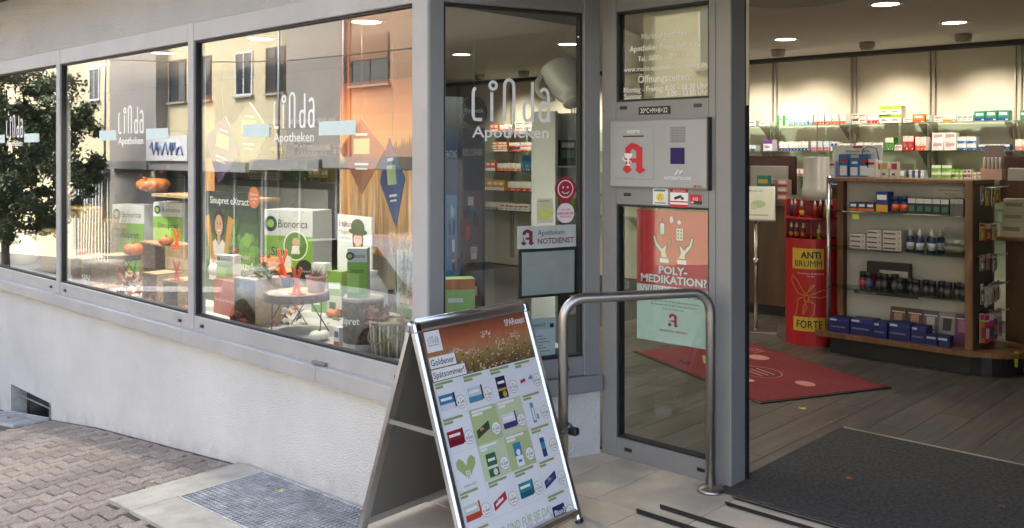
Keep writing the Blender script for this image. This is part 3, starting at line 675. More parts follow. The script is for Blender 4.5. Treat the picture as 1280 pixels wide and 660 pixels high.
prods = [[('3b7fa0', 'cfdde2', 'w'), ('c9d6dc', '4a90a8', 'w'), ('1d2a44', 'c9a13a', 't'), ('e8e8ea', 'b02a3a', 'l')],
         [('9c2033', '7a1526', 'w'), ('2f5d3a', '8a2030', 'd'), ('e4e6ee', '4a3a7a', 'w'), ('5c9ea8', 'e8eaea', 'b')],
         [None, ('2e6b46', 'dfe6d8', 't'), ('3b86b8', 'eef2f4', 'j'), ('2a4a72', '3c8fb0', 'tu')],
         [('cfd4c8', 'c2452e', 'w'), ('b52a3a', 'f0f0f0', 'wt'), ('2f8f92', '1d5f70', 'w'), ('2d3d6a', '4a6f9a', 'd')],
         [('3a78a8', '8a2030', 'o'), None, None, ('1d2f60', 'c03a3a', 'T')]]
for r in range(5):
    for c in range(4):
        q = prods[r][c]; X = x0 + c * cw_; Z = ib - r * RH
        if q is None:
            if (r, c) == (2, 0):           # heart of two leaves
                cxh, czh = X + cw_ * .5, Z - .055
                hm = C('a9b878')
                for s in (-1, 1):
                    p.pl([(cxh + s * .003, czh - .045), (cxh + s * .048, czh + .0), (cxh + s * .05, czh + .022), (cxh + s * .03, czh + .034), (cxh + s * .012, czh + .022), (cxh - s * .012, czh - .02)][::s], hm, 2 + s * .3)
                for k in range(9): p.q(cxh - .012 + (k % 3) * .009, czh - .04 + (k // 3) * .009, cxh - .006 + (k % 3) * .009, czh - .034 + (k // 3) * .009, WP, 4)
                p.text('LINDA. HILFT.', cxh, Z - .125, .008, GRY, 3, 'C')
            continue
        if r == 4 and c < 3 and c > 0: continue
        big = r == 4 and c == 3
        a, b, kind = q; A = C(a); B = C(b)
        for k in range(2): p.q(X + .012, Z - .014 - k * .012, X + (.105 if k == 0 else .05) + .01 * ((r + c) % 3), Z - .005 - k * .012, OL if not ((r, c) in ((1, 1), (1, 2), (2, 1), (2, 2))) else WP, 2)
        px_, pz = X + cw_ * .40, Z - .080
        if kind in 'wo': p.q(px_ - .045, pz - .028, px_ + .03, pz + .028, A, 3); p.q(px_ - .045, pz - .028, px_ + .03, pz - .006, B, 4); p.q(px_ - .038, pz + .006, px_ + .02, pz + .016, WP, 5); p.q(px_ + .03, pz - .024, px_ + .038, pz + .03, BK if r < 1 else B, 3)
        elif kind == 't': p.q(px_ - .03, pz - .045, px_ + .025, pz + .04, A, 3); p.q(px_ - .03, pz - .015, px_ + .025, pz - .005, B, 4); p.q(px_ - .022, pz + .012, px_ + .017, pz + .022, WP, 4); p.disc(px_ + .005, pz - .03, .012, B, 4.5)
        elif kind == 'l': p.pl([(px_ - .045, pz - .02), (px_ + .035, pz - .005), (px_ + .035, pz + .018), (px_ - .045, pz + .005)], A, 3); p.pl([(px_ - .04, pz - .010), (px_ - .01, pz - .004), (px_ - .01, pz + .008), (px_ - .04, pz + .002)], B, 4); p.pl([(px_ + .005, pz), (px_ + .035, pz - .003), (px_ + .035, pz + .016)], C('4a90b8'), 4)
        elif kind in ('d', 'wt'): p.pl([(px_ - .045, pz - .03), (px_ + .03, pz - .005), (px_ + .03, pz + .025), (px_ - .045, pz)], A, 3); p.pl([(px_ - .035, pz - .017), (px_ + .01, pz - .002), (px_ + .01, pz + .008), (px_ - .035, pz - .007)], B, 4); p.text('Fit', px_ - .02, pz - .006, .012, WP, 5, rot=.3)
        elif kind == 'b': p.q(px_ - .02, pz - .04, px_ - .0, pz + .04, A, 3); p.q(px_ + .004, pz - .045, px_ + .02, pz + .015, B, 3); p.q(px_ - .016, pz - .03, px_ - .004, pz + .02, B, 4); p.q(px_ + .006, pz - .03, px_ + .018, pz - .01, A, 4)
        elif kind == 'j': p.q(px_ - .022, pz - .01, px_ + .022, pz + .045, A, 3); p.q(px_ - .02, pz - .045, px_ + .02, pz - .005, B, 4); p.disc(px_, pz + .008, .012, B, 5); p.q(px_ - .01, pz - .03, px_ + .01, pz - .02, A, 5)
        elif kind == 'tu': p.q(px_ - .013, pz - .045, px_ + .013, pz + .045, A, 3); p.q(px_ - .013, pz - .015, px_ + .013, pz + .012, B, 4); p.q(px_ - .013, pz + .03, px_ + .013, pz + .045, WP, 4)
        elif kind == 'T': p.q(px_ - .04, pz - .045, px_ + .035, pz + .03, A, 3); p.q(px_ - .04, pz - .045, px_ + .035, pz - .02, B, 4); p.text('Bion3', px_, pz - .005, .02, WP, 5, 'C', .02)
        if kind != 'o':
            e = (X + cw_ * .80, Z - .092)
            p.disc(e[0], e[1], .0255, C('a04a56'), 6, 22); p.disc(e[0], e[1], .0242, WP, 6.6, 22)
            p.text('AVP', e[0], e[1] + .008, .005, BK, 7.2, 'C'); p.text('€ %d,%02d' % (3 + (r * 5 + c * 7) % 17, 45 + (r + c) * 5), e[0], e[1] - .006, .0095, BK, 7.2, 'C', .012, w=.036); p.q(e[0] - .012, e[1] - .015, e[0] + .012, e[1] - .0125, GRY, 7.2)
p.text('WIR SIND FÜR SIE DA!', x0 + .13, zb + .022, .032, C('b4bd96'), 2, 'L', .006, w=.33, shear=.15)
sky_l = C('c4c8d2')
xx = x0
while xx < x1 - .03:
    w_ = rnd.uniform(.01, .03); hh = rnd.uniform(.005, .022); p.q(xx, zb, xx + w_, zb + hh, sky_l, 1.6); xx += w_ + .002
p.obj('poster', front, (0, -.003, 0))
# ================================================================= HANDRAIL
hr = thing('handrail', 'brushed stainless steel handrail hoop beside the entrance', 'handrail')
A, B = Vector((-2.52, 2.97, 0)), Vector((-2.174, 3.572, 0)); zt_ = .885; rr = .09
u = (B - A).normalized(); pts = [A + Vector((0, 0, .0))]
def bend(c0, d0, d1, n=7):                     # quarter bend
    return [c0 - d0 * rr * (1 - math.sin(i / n * math.pi / 2)) + d1 * rr * (1 - math.cos(i / n * math.pi / 2)) for i in range(n + 1)]
Zu = Vector((0, 0, 1))
pts += bend(A + Zu * zt_, Zu, u) + bend(B + Zu * zt_, u, -Zu) + [B]
G().tube(pts, .0215, STEEL, 20).obj('tube', hr)
for q in (A, B):
    G().lathe([(.06, .001), (.06, .009), (.054, .016), (.034, .022), (.026, .026), (.0215, .03)], STEEL, 24, tuple(q)).obj('base_flange', hr)
lk = thing('cable_lock', 'black cable lock looped round the left handrail post', 'lock', (A.x, A.y, .34))
G().tube([(.034 * math.cos(t), .034 * math.sin(t), .012 * math.sin(t)) for t in [i * math.pi / 8 for i in range(16)]], .006, mat('teal_cable', (.02, .08, .1), .4), 8, closed=True).obj('cable', lk)
G().box(.03, .075, -.012, .022, -.02, .012, BLACK, .006).obj('lock_body', lk)
# ================================================================= SHOP SHELL
FLW = mat('shop_subfloor', (.06, .055, .05), .8)
floor = struct(G().box(-16, 6, 3.74, 9.2, -.2, -.012, FLW).obj('shop_floor'))
PLK = woodmat('grey_oak_laminate', (.06, .054, .047), (.125, .112, .10), .38, (9, .9, 9), .16, 2.2, .05)
for i in range(-8, 17):
    x = -3.4 + i * .18
    yo = -1.2 + (i * .47) % 1.2
    y = 3.74
    cuts = [c for c in [3.74 + yo + k * 1.2 for k in range(6)] if 3.74 < c < 8.3]
    for a, b in zip([3.74] + cuts, cuts + [8.4]):
        G().box(-.0892, .0892, -(b - a) / 2 + .0008, (b - a) / 2 - .0008, -.011, 0, PLK, .0012).obj('floor_plank', floor, (x, (a + b) / 2, 0))
CEIL = mat('ceiling_paint', (.60, .56, .50), .9, var=.03, scale=2)
ceil = struct(G().box(-16, 6, 3.06, 9.3, 2.50, 2.6, CEIL).obj('shop_ceiling'))
struct(G().box(-16, -3.5, 3.06, 4.3, 2.26, 2.49, CEIL).obj('display_ceiling'))
CREAM = mat('cream_wall', (.68, .62, .51), .85, var=.05, scale=3)
struct(G().box(-16, 6, 9.0, 9.2, 0, 2.5, CREAM).obj('shop_back_wall'))
struct(G().box(-16.2, -16, 2.8, 9.2, 0, 2.5, CREAM).obj('shop_side_wall')); struct(G().box(5.8, 6, 3.7, 9.2, 0, 2.5, CREAM).obj('shop_side_wall'))
PART = mat('partition', (.5, .47, .40), .8, var=.05, scale=3)
struct(G().box(-16, -7.95, 6.4, 6.5, 0, 2.5, PART).obj('shop_partition'))
struct(G().box(-16, -3.40, 2.90, 4.05, -.1, .40, mat('display_floor', (.45, .45, .46), .5, var=.06, scale=5)).obj('display_floor'))
tr_ = tag(G().box(-16, 6, 8.86, 8.995, 2.462, 2.498, mat('dark_track', (.02, .018, .016), .5)).obj('ceiling_track'), 'dark track strip where shop ceiling meets the shelf wall', 'ceiling track')
# downlights
DL = emit('downlight_lens', (1., .86, .6), 3.)
TRIM = mat('downlight_trim', (.6, .57, .5), .4)
def spot(o, loc, aim, power, size, blend=.6, rad=.05, col=(1, .90, .74)):
    l = bpy.data.lights.new('lamp', 'SPOT'); l.energy = power; l.spot_size = R(size); l.spot_blend = blend; l.color = col; l.shadow_soft_size = rad
    b = bpy.data.objects.new('lamp', l); COL.objects.link(b); b.parent = o; b.location = loc
    b.rotation_euler = (Vector(loc) - Vector(aim)).to_track_quat('Z', 'Y').to_euler()
nd = 0
for px, py, wh in ((1107, 5, 'nearest of the three over the sales floor'), (982, 49, 'leftmost of the three over the sales floor'), (1193, 28, 'rightmost of the three over the sales floor'), (710, 55, 'seen through angled window at right'), (580, 39, 'larger one seen through angled window at left'), (577, 68, 'smaller one seen through angled window at left'), (325, 48, 'over the display window, left of two'), (458, 27, 'over the display window, right of two'), (205, 66, 'added to light the middle display window'), (120, 80, 'added to light left end of middle display window')):  # last two lamps are unseen, added to brighten the middle display
    zc_ = 2.26 if px < 500 else 2.5
    q = atz(px, py, zc_)
    o = thing('downlight', 'round lit ceiling downlight, ' + wh, 'ceiling lamp', (q.x, q.y, zc_), group='round downlights in the shop ceiling')
    G().lathe([(.085, -.004), (.105, -.008), (.115, -.003), (.115, 0)], TRIM, 28, caps=False).obj('trim_ring', o)
    G().lathe([(.0, -.002), (.085, -.002)], DL, 28).obj('lens', o)
    spot(o, (0, 0, -.02), (0, 0, -1), ((46 if px < 250 else 30 if px < 400 else 15) if px < 500 else 15 if px < 720 else 7), 150, .8, .07)
# adjustable wall washers below the ceiling, aimed at the shelf wall
for k, (px, py) in enumerate(((973, 70), (1084, 62), (1204, 53), (655, 66), (905, 76), (1330, 42), (600, 66), (700, 66))):  # last two are unseen, added to brighten the goods behind the angled window
    q = atz(px, py - 3, 2.5); y = 8.2; x = q.x * y / q.y
    o = thing('wall_spotlight', ['leftmost round ceiling spotlight in front of shelf wall', 'middle round ceiling spotlight in front of shelf wall', 'rightmost round ceiling spotlight in front of shelf wall', 'round ceiling spotlight seen through the angled window', 'round ceiling spotlight hidden behind the door jamb', 'round ceiling spotlight beyond the right picture edge', 'added ceiling spotlight left of the white lettering, angled window', 'added ceiling spotlight behind the cup, angled window'][k], 'spotlight', (x, y, 2.5), group='wall washer spotlights')
    G().lathe([(.0, -.07), (.05, -.068), (.064, -.05), (.068, -.02), (.066, 0)], mat('spot_body', (.35, .32, .28), .5), 20).obj('housing', o)
    spot(o, (0, .12, -.10), (0, .8, -1.1), 9.5, 96, 1., .03)
vent = tag(G().lathe([(.0, -.012), (.22, -.014), (.36, -.012), (.40, -.002), (.40, 0)], mat('vent_paint', (.38, .34, .28), .7), 32, tuple(atz(992, -3, 2.5))).obj('ceiling_vent'), 'flat round vent in the shop ceiling above the entrance', 'ceiling vent')
# ================================================================= MATS
MAT1 = mat('ribbed_doormat', (.085, .082, .078), .95, var=.4, scale=60, bump=1., bscale=420, detail=2)
dm = thing('doormat', 'large dark grey entrance doormat with metal edge strip', 'doormat')
G().box(-2.15, .55, 3.585, 4.86, .001, .014, MAT1, .004).obj('mat', dm); G().box(-2.14, .55, 4.863, 4.888, .001, .012, SILVER, .002).obj('edge_strip', dm)
A_, B_ = Vector((-2.31, 5.92)), Vector((-2.72, 5.04)); ang = math.atan2(A_.y - B_.y, A_.x - B_.x)
rm = thing('red_mat', 'red printed advertising floor mat with black edge inside the entrance', 'floor mat', (A_.x, A_.y, 0), ang + math.pi / 2)
# local: x runs along the long side away to the left, y along the short one
L_ = (A_ - B_).length
RMAT = mat('red_carpet', (.20, .022, .025), .95, var=.15, scale=40, bump=.5, bscale=600)
G().box(-.02, 1.54, -.02, L_ + .02, .001, .008, BLACK, .002).obj('border', rm)
G().box(0, 1.52, 0, L_, .001, .0105, RMAT).obj('carpet', rm)
g = G(); g.X = Matrix.Rotation(R(-90), 4, 'X')      # print laid flat: local (x,z)->(x,y), facing up
g.X = Matrix(((1, 0, 0, 0), (0, 0, 1, 0), (0, -1, 0, .0115), (0, 0, 0, 1)))
cr = C('b89a80', .9); pk = C('c88a80', .9); dk = C('6a1a20', .9); gd = C('b0a070', .9)
g.disc(.62, .52, .17, dk, 1, 28, .13); g.ring(.62, .52, .17, .006, pk, 2, 30, rz=.13)
for k in range(3): g.q(.52, .57 - k * .05, .72, .582 - k * .05, pk, 2)
g.disc(.25, .44, .075, pk, 1, 20, .055); g.disc(1.0, .25, .09, pk, 1, 20, .07)
g.q(.42, .70, .66, .80, C('c0b0a4', .9), 2); g.q(.40, .80, .68, .83, C('2a1012', .9), 3)
g.pl([(.75, .62), (.95, .58), (1.15, .50), (1.2, .60), (1.0, .72), (.8, .76)], gd, 2); g.pl([(1.02, .80), (1.08, .84), (1.16, .80), (1.09, .87), (1.0, .86)], C('2a2410', .9), 2)
g.text('ANTI', 1.3, .18, .1, pk, 2, 'C', rot=math.pi)
g.obj('print', rm)
# ================================================================= CARTONS AND BOTTLES
_cm = {}
def carton_mesh(w, d, h, base, prints):
    k = (round(w, 3), round(d, 3), round(h, 3), base, tuple(prints))
    if k not in _cm:
        g = G(); g.box(-w / 2, w / 2, 0, d, 0, h, C(base))
        for i, (a, b, c, e, col) in enumerate(prints): g.q(-w / 2 + a * w, b * h, -w / 2 + c * w, e * h, C(col), 1 + i * .6)
        _cm[k] = g.mesh('carton')
    return _cm[k]
def carton(x, y, z, w, d, h, base, prints, label, group, rz=0., name='carton', cat='box'):
    return tag(link(name, carton_mesh(w, d, h, base, prints), None, (x, y, z), (0, 0, rz)), label, cat, group)
ST = {'band': lambda c: ((0, .0, 1, .35, c),), 'stripe': lambda c: ((.1, .55, .9, .75, c), (.1, .2, .6, .3, '777777')), 'top': lambda c: ((0, .62, 1, 1, c), (.15, .25, .7, .4, '888888')),
      'half': lambda c: ((0, 0, .5, 1, c), (.6, .5, .9, .65, '555555')), 'two': lambda c: ((0, .0, 1, .3, c), (.15, .55, .85, .8, 'f2f2f2')), 'logo': lambda c: ((.12, .5, .88, .82, c), (.12, .2, .7, .32, 'dddddd'))}
def run(px0, px1, n, hpx, shelf_z, yf, base, style, colr, look, where, group, dep=.11, stack=1, name='carton'):
    """a row of n like cartons (stacked) standing on a shelf between two image columns"""
    a = aty(px0, 100, yf).x; b = aty(px1, 100, yf).x; w = (b - a) / n
    t = yf / ray((px0 + px1) / 2, 0)[1]; h = hpx / FPX * t / stack
    for s in range(stack):
        for i in range(n):
            if n == 1 and stack == 1: lb = '%s on %s' % (look, where)
            elif n == 1: lb = '%s, %s from the bottom, %s' % (look, ORD[s], where)
            elif stack == 1: lb = '%s, %s from left of %s, %s' % (look, ORD[i], NUM[n], where)
            else: lb = '%s, %s from left, %s, %s' % (look, ORD[i], ['bottom layer', 'second layer', 'third layer', 'top layer'][s if s < stack - 1 or stack == 4 else 3], where)
            carton(a + (i + .5) * w, yf + random.uniform(0, .022), shelf_z + s * (h + .0005), w * .93, dep, h * (1 if stack > 1 else random.choice((1, 1, .97))), base, ST[style](colr) + ((.08, .44, .55, .48, '8a8684'), (.08, .90, .45, .93, '9a9694'), (.70, .06, .92, .16, 'f4f2ee')), lb, group, random.uniform(-.06, .06) if stack == 1 else random.uniform(-.025, .025), name)
# ================================================================= SHELF WALL
SZ = [.75, 1.01, 1.27, 1.53, 1.79]
YF = 8.75
GSH = glass('shelf_glass', .14, .6, 2.5, (.72, .86, .79))
UPR = mat('shelf_upright', (.42, .39, .33), .4, .3)
ups = [aty(px, 150, 8.97).x for px in (930 - 95, 967, 1066, 1164.5, 1272, 1385)]
ups = [ups[1] - 2 * (ups[2] - ups[1]), ups[1] - (ups[2] - ups[1])] + ups[1:]
xs_all = [ups[0] - 1.06 * k for k in range(9, 0, -1)] + ups
sw = thing('wall_shelving', 'cream shelf wall with glass shelves and metal uprights behind the counter', 'shelving', (0, 0, 0))
for a in xs_all:
    for s in (-.022, .022): G().box(a + s - .006, a + s + .006, 8.975, 8.998, .1, 2.46, UPR).obj('upright', sw)
for a, b in zip(xs_all, xs_all[1:]):
    for z in SZ:
        G().box(a + .03, b - .03, 8.73, 8.985, z - .01, z - .001, GSH, .002).obj('glass_shelf', sw)
    if a > -8:
        for z in SZ:
            for xx in (a + .05, b - .05): G().add([(xx, 8.76, z - .011), (xx, 8.985, z - .011), (xx, 8.985, z - .16), (xx + .006, 8.76, z - .011), (xx + .006, 8.985, z - .011), (xx + .006, 8.985, z - .16)], [(0, 1, 2), (5, 4, 3), (0, 3, 4, 1), (1, 4, 5, 2), (2, 5, 3, 0)], UPR).obj('bracket', sw)
GRP = 'medicine cartons on the shelf wall'
T1, T2, T3 = 'top wall shelf', 'middle wall shelf', 'lower wall shelf'
R_ = [(926, 945, 1, 7, 4, 'f0eeea', 'stripe', 'c03434', 'flat white carton with red line', T1), (948, 961, 1, 5, 4, 'e8e8e8', 'stripe', '777799', 'tiny flat pale carton', T1),
      (970, 985, 2, 13, 4, 'f2f2ee', 'half', '3d9440', 'upright white and green carton', T1), (987.5, 1015, 5, 12, 4, 'f2f2f0', 'band', '7fb8c8', 'upright white carton with pale blue foot', T1),
      (1017, 1057, 9, 12.5, 4, 'f0ece6', 'two', 'd8683c', 'upright white carton with orange foot', T1), (1064, 1082, 2, 12.5, 4, 'efe9e0', 'stripe', 'a04a30', 'low white carton with brown band', T1, 2),
      (1084, 1098, 3, 11, 4, 'f4efec', 'band', 'c8283c', 'small white carton with red foot', T1), (1098, 1127, 2, 21, 4, 'f0f2e0', 'top', '9ab82a', 'yellow green carton', T1, 2),
      (1128, 1140, 1, 6, 4, 'eef0e4', 'stripe', '8aa84a', 'flat white and green carton', T1), (1140, 1156, 1, 10, 4, 'e8862c', 'two', 'd0601c', 'orange carton', T1),
      (1167, 1178, 1, 8, 4, 'f0ebe4', 'stripe', 'c46a5a', 'flat white and salmon carton', T1), (1178, 1195, 1, 9, 4, 'f2e8d8', 'two', 'e8982c', 'white and amber carton', T1),
      (1217, 1261, 3, 12.5, 4, '1f8a62', 'two', '23508a', 'green carton with blue foot', T1), (1275, 1300, 2, 12, 4, '1f8a62', 'stripe', 'f0f0f0', 'green carton at right edge', T1),
      (926, 945, 3, 7, 3, 'dde4ec', 'band', '2c58a0', 'small white and blue carton', T2), (953, 965, 1, 14, 3, 'e8dcee', 'top', '6a3a8a', 'upright purple and white carton', T2),
      (973, 1010, 9, 11.5, 3, 'f2ece4', 'two', '24407c', 'upright white carton with navy foot', T2), (1013, 1035, 6, 12, 3, 'd8e4ee', 'band', 'c86470', 'slim pale blue carton with red foot', T2),
      (1037, 1046, 2, 11, 3, 'f2f2f2', 'logo', '2a4a9a', 'white carton with blue ring', T2), (1106, 1117, 2, 16, 3, '3f9a34', 'top', 'e4ecd8', 'upright green carton', T2),
      (1117, 1127, 1, 7, 3, 'f2ecec', 'stripe', 'c86060', 'flat white carton with red print', T2), (1128, 1142, 2, 18, 3, 'cc2222', 'top', 'f0d8d0', 'upright red carton', T2),
      (1143, 1157.5, 3, 17, 3, 'efe0d6', 'band', 'e0633a', 'slim white and orange carton', T2), (1164, 1195, 2, 22, 3, 'f4f2ee', 'logo', 'c8a0a0', 'large white carton with red corner', T2, 2),
      (1196, 1220, 2, 17, 3, 'eef2f6', 'band', '2c5fa0', 'white carton with blue oval', T2, 2), (1222, 1262, 7, 7.5, 3, '24427e', 'top', 'e8ecf2', 'small navy carton', T2),
      (1268, 1295, 3, 14, 3, 'f0e0d8', 'band', 'd88a7a', 'white and pink carton', T2),
      (926, 936, 1, 9, 2, 'e8f0e4', 'band', '5aa030', 'white and green carton', T3), (1018, 1033, 3, 12, 2, '7ab83c', 'top', 'e8f0dc', 'lime green carton', T3),
      (1132, 1154, 3, 10, 2, 'e8e8ee', 'half', '2a3c70', 'low white and navy carton', T3, 2), (1164, 1189, 2, 17, 2, '86b848', 'top', 'e8f2d8', 'green and white carton', T3, 2),
      (1189, 1203, 3, 12, 2, '8fc050', 'band', 'f0f4e4', 'smaller green carton', T3, 2), (1204, 1213, 2, 12, 2, 'f0e8e4', 'logo', 'b83030', 'white carton with red oval', T3, 2), (1238, 1256, 4, 10, 2, 'e6eaf2', 'band', '26457e', 'small white and navy carton', T3)]
R_ += [(1196, 1216, 3, 8, 4, 'e8e4da', 'stripe', '5a7aa0', 'low white carton with blue line', T1), (1156.5, 1161, 1, 9, 4, 'd8d8d0', 'band', '7a9a5a', 'slim pale green carton', T1),
       (1048, 1062, 3, 9, 3, 'e6e2da', 'band', '8a5a9a', 'small white and violet carton', T2), (1069, 1104, 7, 10, 3, 'ece8e2', 'two', '4a8a9a', 'white and teal carton', T2),
       (937, 1016, 14, 9, 2, 'e4e2dc', 'band', 'a85a5a', 'pale carton with dull red foot', T3), (1068, 1130, 12, 9, 2, 'e2e4e0', 'two', '5a8a6a', 'pale carton with sage foot', T3), (1215, 1236, 4, 9, 2, 'e8e0d8', 'stripe', 'c07a3a', 'beige carton with tan line', T3)]
for r in R_: run(r[0], r[1], r[2], r[3], SZ[r[4]], YF, r[5], r[6], r[7], r[8], r[9], GRP, stack=r[10] if len(r) > 10 else 1)
# shelves seen through the angled window
V = 'through angled window'
for r in [(612, 622, 2, 10, 4, 'e8742c', 'two', 'f4f0e8', 'orange carton', V + ', uppermost shelf'), (624, 640, 3, 9, 4, 'f2ece4', 'band', 'd8622a', 'white and orange carton', V + ', uppermost shelf'), (642, 664, 2, 12, 4, 'f4f0ea', 'stripe', 'd8582a', 'wide white carton, orange line', V + ', uppermost shelf', 2),
          (614, 634, 3, 12, 3, 'e67c30', 'two', 'f4f0e8', 'orange and white carton', V + ', second shelf', 2), (636, 664, 2, 11, 3, 'f4f0ea', 'two', 'd8482a', 'wide white carton, red end', V + ', second shelf', 2),
          (606, 618, 2, 12, 2, 'd84830', 'two', 'f4f0e8', 'red orange carton', V + ', third shelf'), (620, 650, 5, 10, 2, 'f2ece4', 'band', 'e07a34', 'white carton, orange foot', V + ', third shelf'), (652, 664, 4, 20, 2, '2f6f8a', 'top', '1f4a66', 'slim teal tube', V + ', third shelf'),
          (600, 630, 4, 13, 1, 'e09a34', 'two', 'f2e8d0', 'amber carton', V + ', fourth shelf'), (634, 664, 4, 12, 1, 'f0ece4', 'band', 'c84a2a', 'white carton, red foot', V + ', fourth shelf'),
          (605, 622, 4, 9, 0, 'f0e0e0', 'band', '5a9a4a', 'small pale carton', V + ', bottom shelf'), (624, 660, 6, 9, 0, 'f0ece4', 'stripe', 'b83a3a', 'white carton, crimson line', V + ', bottom shelf')]:
    run(r[0], r[1], r[2], r[3], SZ[r[4]], YF, r[5], r[6], r[7], r[8], r[9], 'cartons seen through the angled window', stack=r[10] if len(r) > 10 else 1)
# ================================================================= COUNTERS AND THINGS ON THEM
DWOOD = woodmat('dark_counter_wood', (.05, .026, .015), (.11, .058, .03), .4, (3, 3, .6), .1)
MWOOD = woodmat('walnut_veneer', (.10, .048, .022), (.22, .11, .05), .38, (8, 8, 1), .1)
LG = mat('grey_plastic', (.30, .29, .27), .45, var=.04)
def counter(x0, x1, y0, y1, h, label):
    o = thing('sales_counter', label, 'counter')
    G().box(x0, x1, y0, y1, h - .04, h, DWOOD, .004).obj('top', o); G().box(x0 + .04, x1 - .04, y0 + .05, y1 - .05, .1, h - .04, DWOOD).obj('body', o); G().box(x0 + .08, x1 - .08, y0 + .1, y1 - .1, 0, .1, BLACK).obj('plinth', o)
    return o
counter(-5.4, -3.62, 7.75, 8.35, 1.06, 'dark wooden sales counter behind the red bottle display')
counter(-3.50, -2.3, 7.35, 7.75, 1.25, 'taller dark counter behind the product gondola')
counter(-1.75, .3, 7.75, 8.35, 1.06, 'dark wooden sales counter at the right edge')
def monitor(px0, px1, py0, y, zb, label, rz=0):
    a, b = aty(px0, py0, y), aty(px1, py0, y); w = b.x - a.x
    o = thing('till_monitor', label, 'monitor', ((a.x + b.x) / 2, y, zb), rz)
    h = a.z - zb
    DM = mat('maroon_plastic', (.05, .012, .014), .4)
    G().box(-w / 2, w / 2, 0, .04, .06, h, DM, .008).obj('back_shell', o); G().box(-w / 2 + .06, w / 2 - .06, -.025, .0, -.0 + .03, h * .78, LG, .008).obj('stand', o)
    G().box(-w * .3, w * .3, -.1, .12, 0, .02, LG, .005).obj('foot', o); G().box(-.05, .05, -.028, -.024, h * .4, h * .5, C('a8a090')).obj('sticker', o)
monitor(932, 994, 195, 7.95, 1.06, 'dark maroon till monitor behind the leaflet stand')
monitor(1250, 1310, 195, 7.95, 1.06, 'dark maroon till monitor at the right edge')
monitor(1022, 1055, 225, 7.85, 1.06, 'small black till monitor under the blue thermometer display')
# blue and white counter display
q = aty(1063, 222, 7.45)
o = thing('counter_display', 'blue and white cardboard product display on the tall counter', 'product display', (q.x, 7.45, 1.25))
bp = C('2c6aa8'); lb = C('cfd2d4')
G().box(-.24, .22, -.08, .14, 0, .045, bp, .004).obj('tray', o)
g = G(); g.box(-.2, .22, .10, .115, .045, .32, lb); g.text('Schnelle Hilfe', 0.01, .255, .022, BK, 221, 'C', w=.17) if False else None
g.X = Matrix.Translation((0, .10, 0)); g.text('Schnelle Hilfe', .02, .262, .02, BK, 1.5, 'C', w=.2); g.text('bei Insektenstichen', .02, .235, .016, BK, 1.5, 'C', w=.2); g.q(-.02, .295, .06, .313, RED, 1.5); g.obj('header_card', o)
for k, (xx, c, h) in enumerate(((-.17, 'd8d8dc', .14), (-.06, '2f6fae', .2), (.03, '2f6fae', .17), (.11, '2a66a4', .2), (.17, 'e6e2e0', .16))):
    g = G(); g.box(xx - .04, xx + .04, .0, .05, .045, .045 + h, C(c)); g.q(xx - .03, .07, xx + .03, .07 + h * .4, WP, 1); g.q(xx - .02, .08 + h * .5, xx + .03, .08 + h * .62, RED if k != 2 else WP, 1); g.obj('blister_card', o)
G().tube([(.05, .09, .2), (.07, .09, .29), (.12, .09, .31), (.18, .09, .29), (.2, .09, .2)], .004, bp, 6).obj('arch', o)
for k, px in enumerate((1097, 1106, 1118)):
    q = aty(px, 222, 7.5); cc = ('c84848', 'e0b030', 'b83858')[k]
    carton(q.x, 7.5, 1.25, .052, .05, .185, 'eeeae6', ((0, .0, 1, .28, ('7ab040', 'd8a820', 'a83050')[k]), (.1, .66, .9, .92, cc), (.1, .4, .6, .5, '777777')), 'slim white carton with %s roundel beside the blue display' % ('red', 'yellow', 'crimson')[k], 'slim cartons by the blue display')
# dispenser with lip balms on gondola
# ================================================================= RED BOTTLE DISPLAY
c0 = Vector((-3.32, 6.97, 0)); RD = mat('red_card', (.42, .012, .018), .42, var=.06, scale=3)
o = thing('red_display_column', 'red floor display column holding spray bottles with insect drawing', 'product display', tuple(c0), YAW * .55)
rad = .2
def arcp(r, a0, a1, n=18): return [(r * math.sin(R(a0 + (a1 - a0) * i / n)), -r * math.cos(R(a0 + (a1 - a0) * i / n))) for i in range(n + 1)]
G().slab(arcp(rad, -100, 100) + [(.19, .16), (-.19, .16)], 0, .83, RD).obj('body', o)
G().slab([(-.2, .12), (.2, .12), (.2, .17), (-.2, .17)], .83, 1.13, RD).obj('back_panel', o)
G().slab([(-.205, -.02), (-.19, -.02), (-.19, .12), (-.205, .12)], .83, 1.13, RD).obj('side_panel', o); G().slab([(.205, -.02), (.19, -.02), (.19, .12), (.205, .12)][::-1], .83, 1.13, RD).obj('side_panel', o)
G().slab(arcp(rad * .98, -90, 90) + [(.19, .12), (-.19, .12)], .985, 1.0, RD).obj('upper_tray', o)
G().box(-.005, .005, -.1, .12, .83, .985, RD).obj('divider', o)
g = G(); YL = C('d8b83a'); OG = C('c8862c')
def wrap(g, fn):                               # bend flat print round the drum
    n0 = len(g.v); fn()
    for i in range(n0, len(g.v)):
        x, y, z = g.v[i]; r = rad + .001 - y; g.v[i] = (r * math.sin(x / rad), -r * math.cos(x / rad), z)
def strip(x0, z0, x1, z1, m, lay):
    for k in range(8): g.q(x0 + (x1 - x0) * k / 8, z0, x0 + (x1 - x0) * (k + 1) / 8, z1, m, lay)
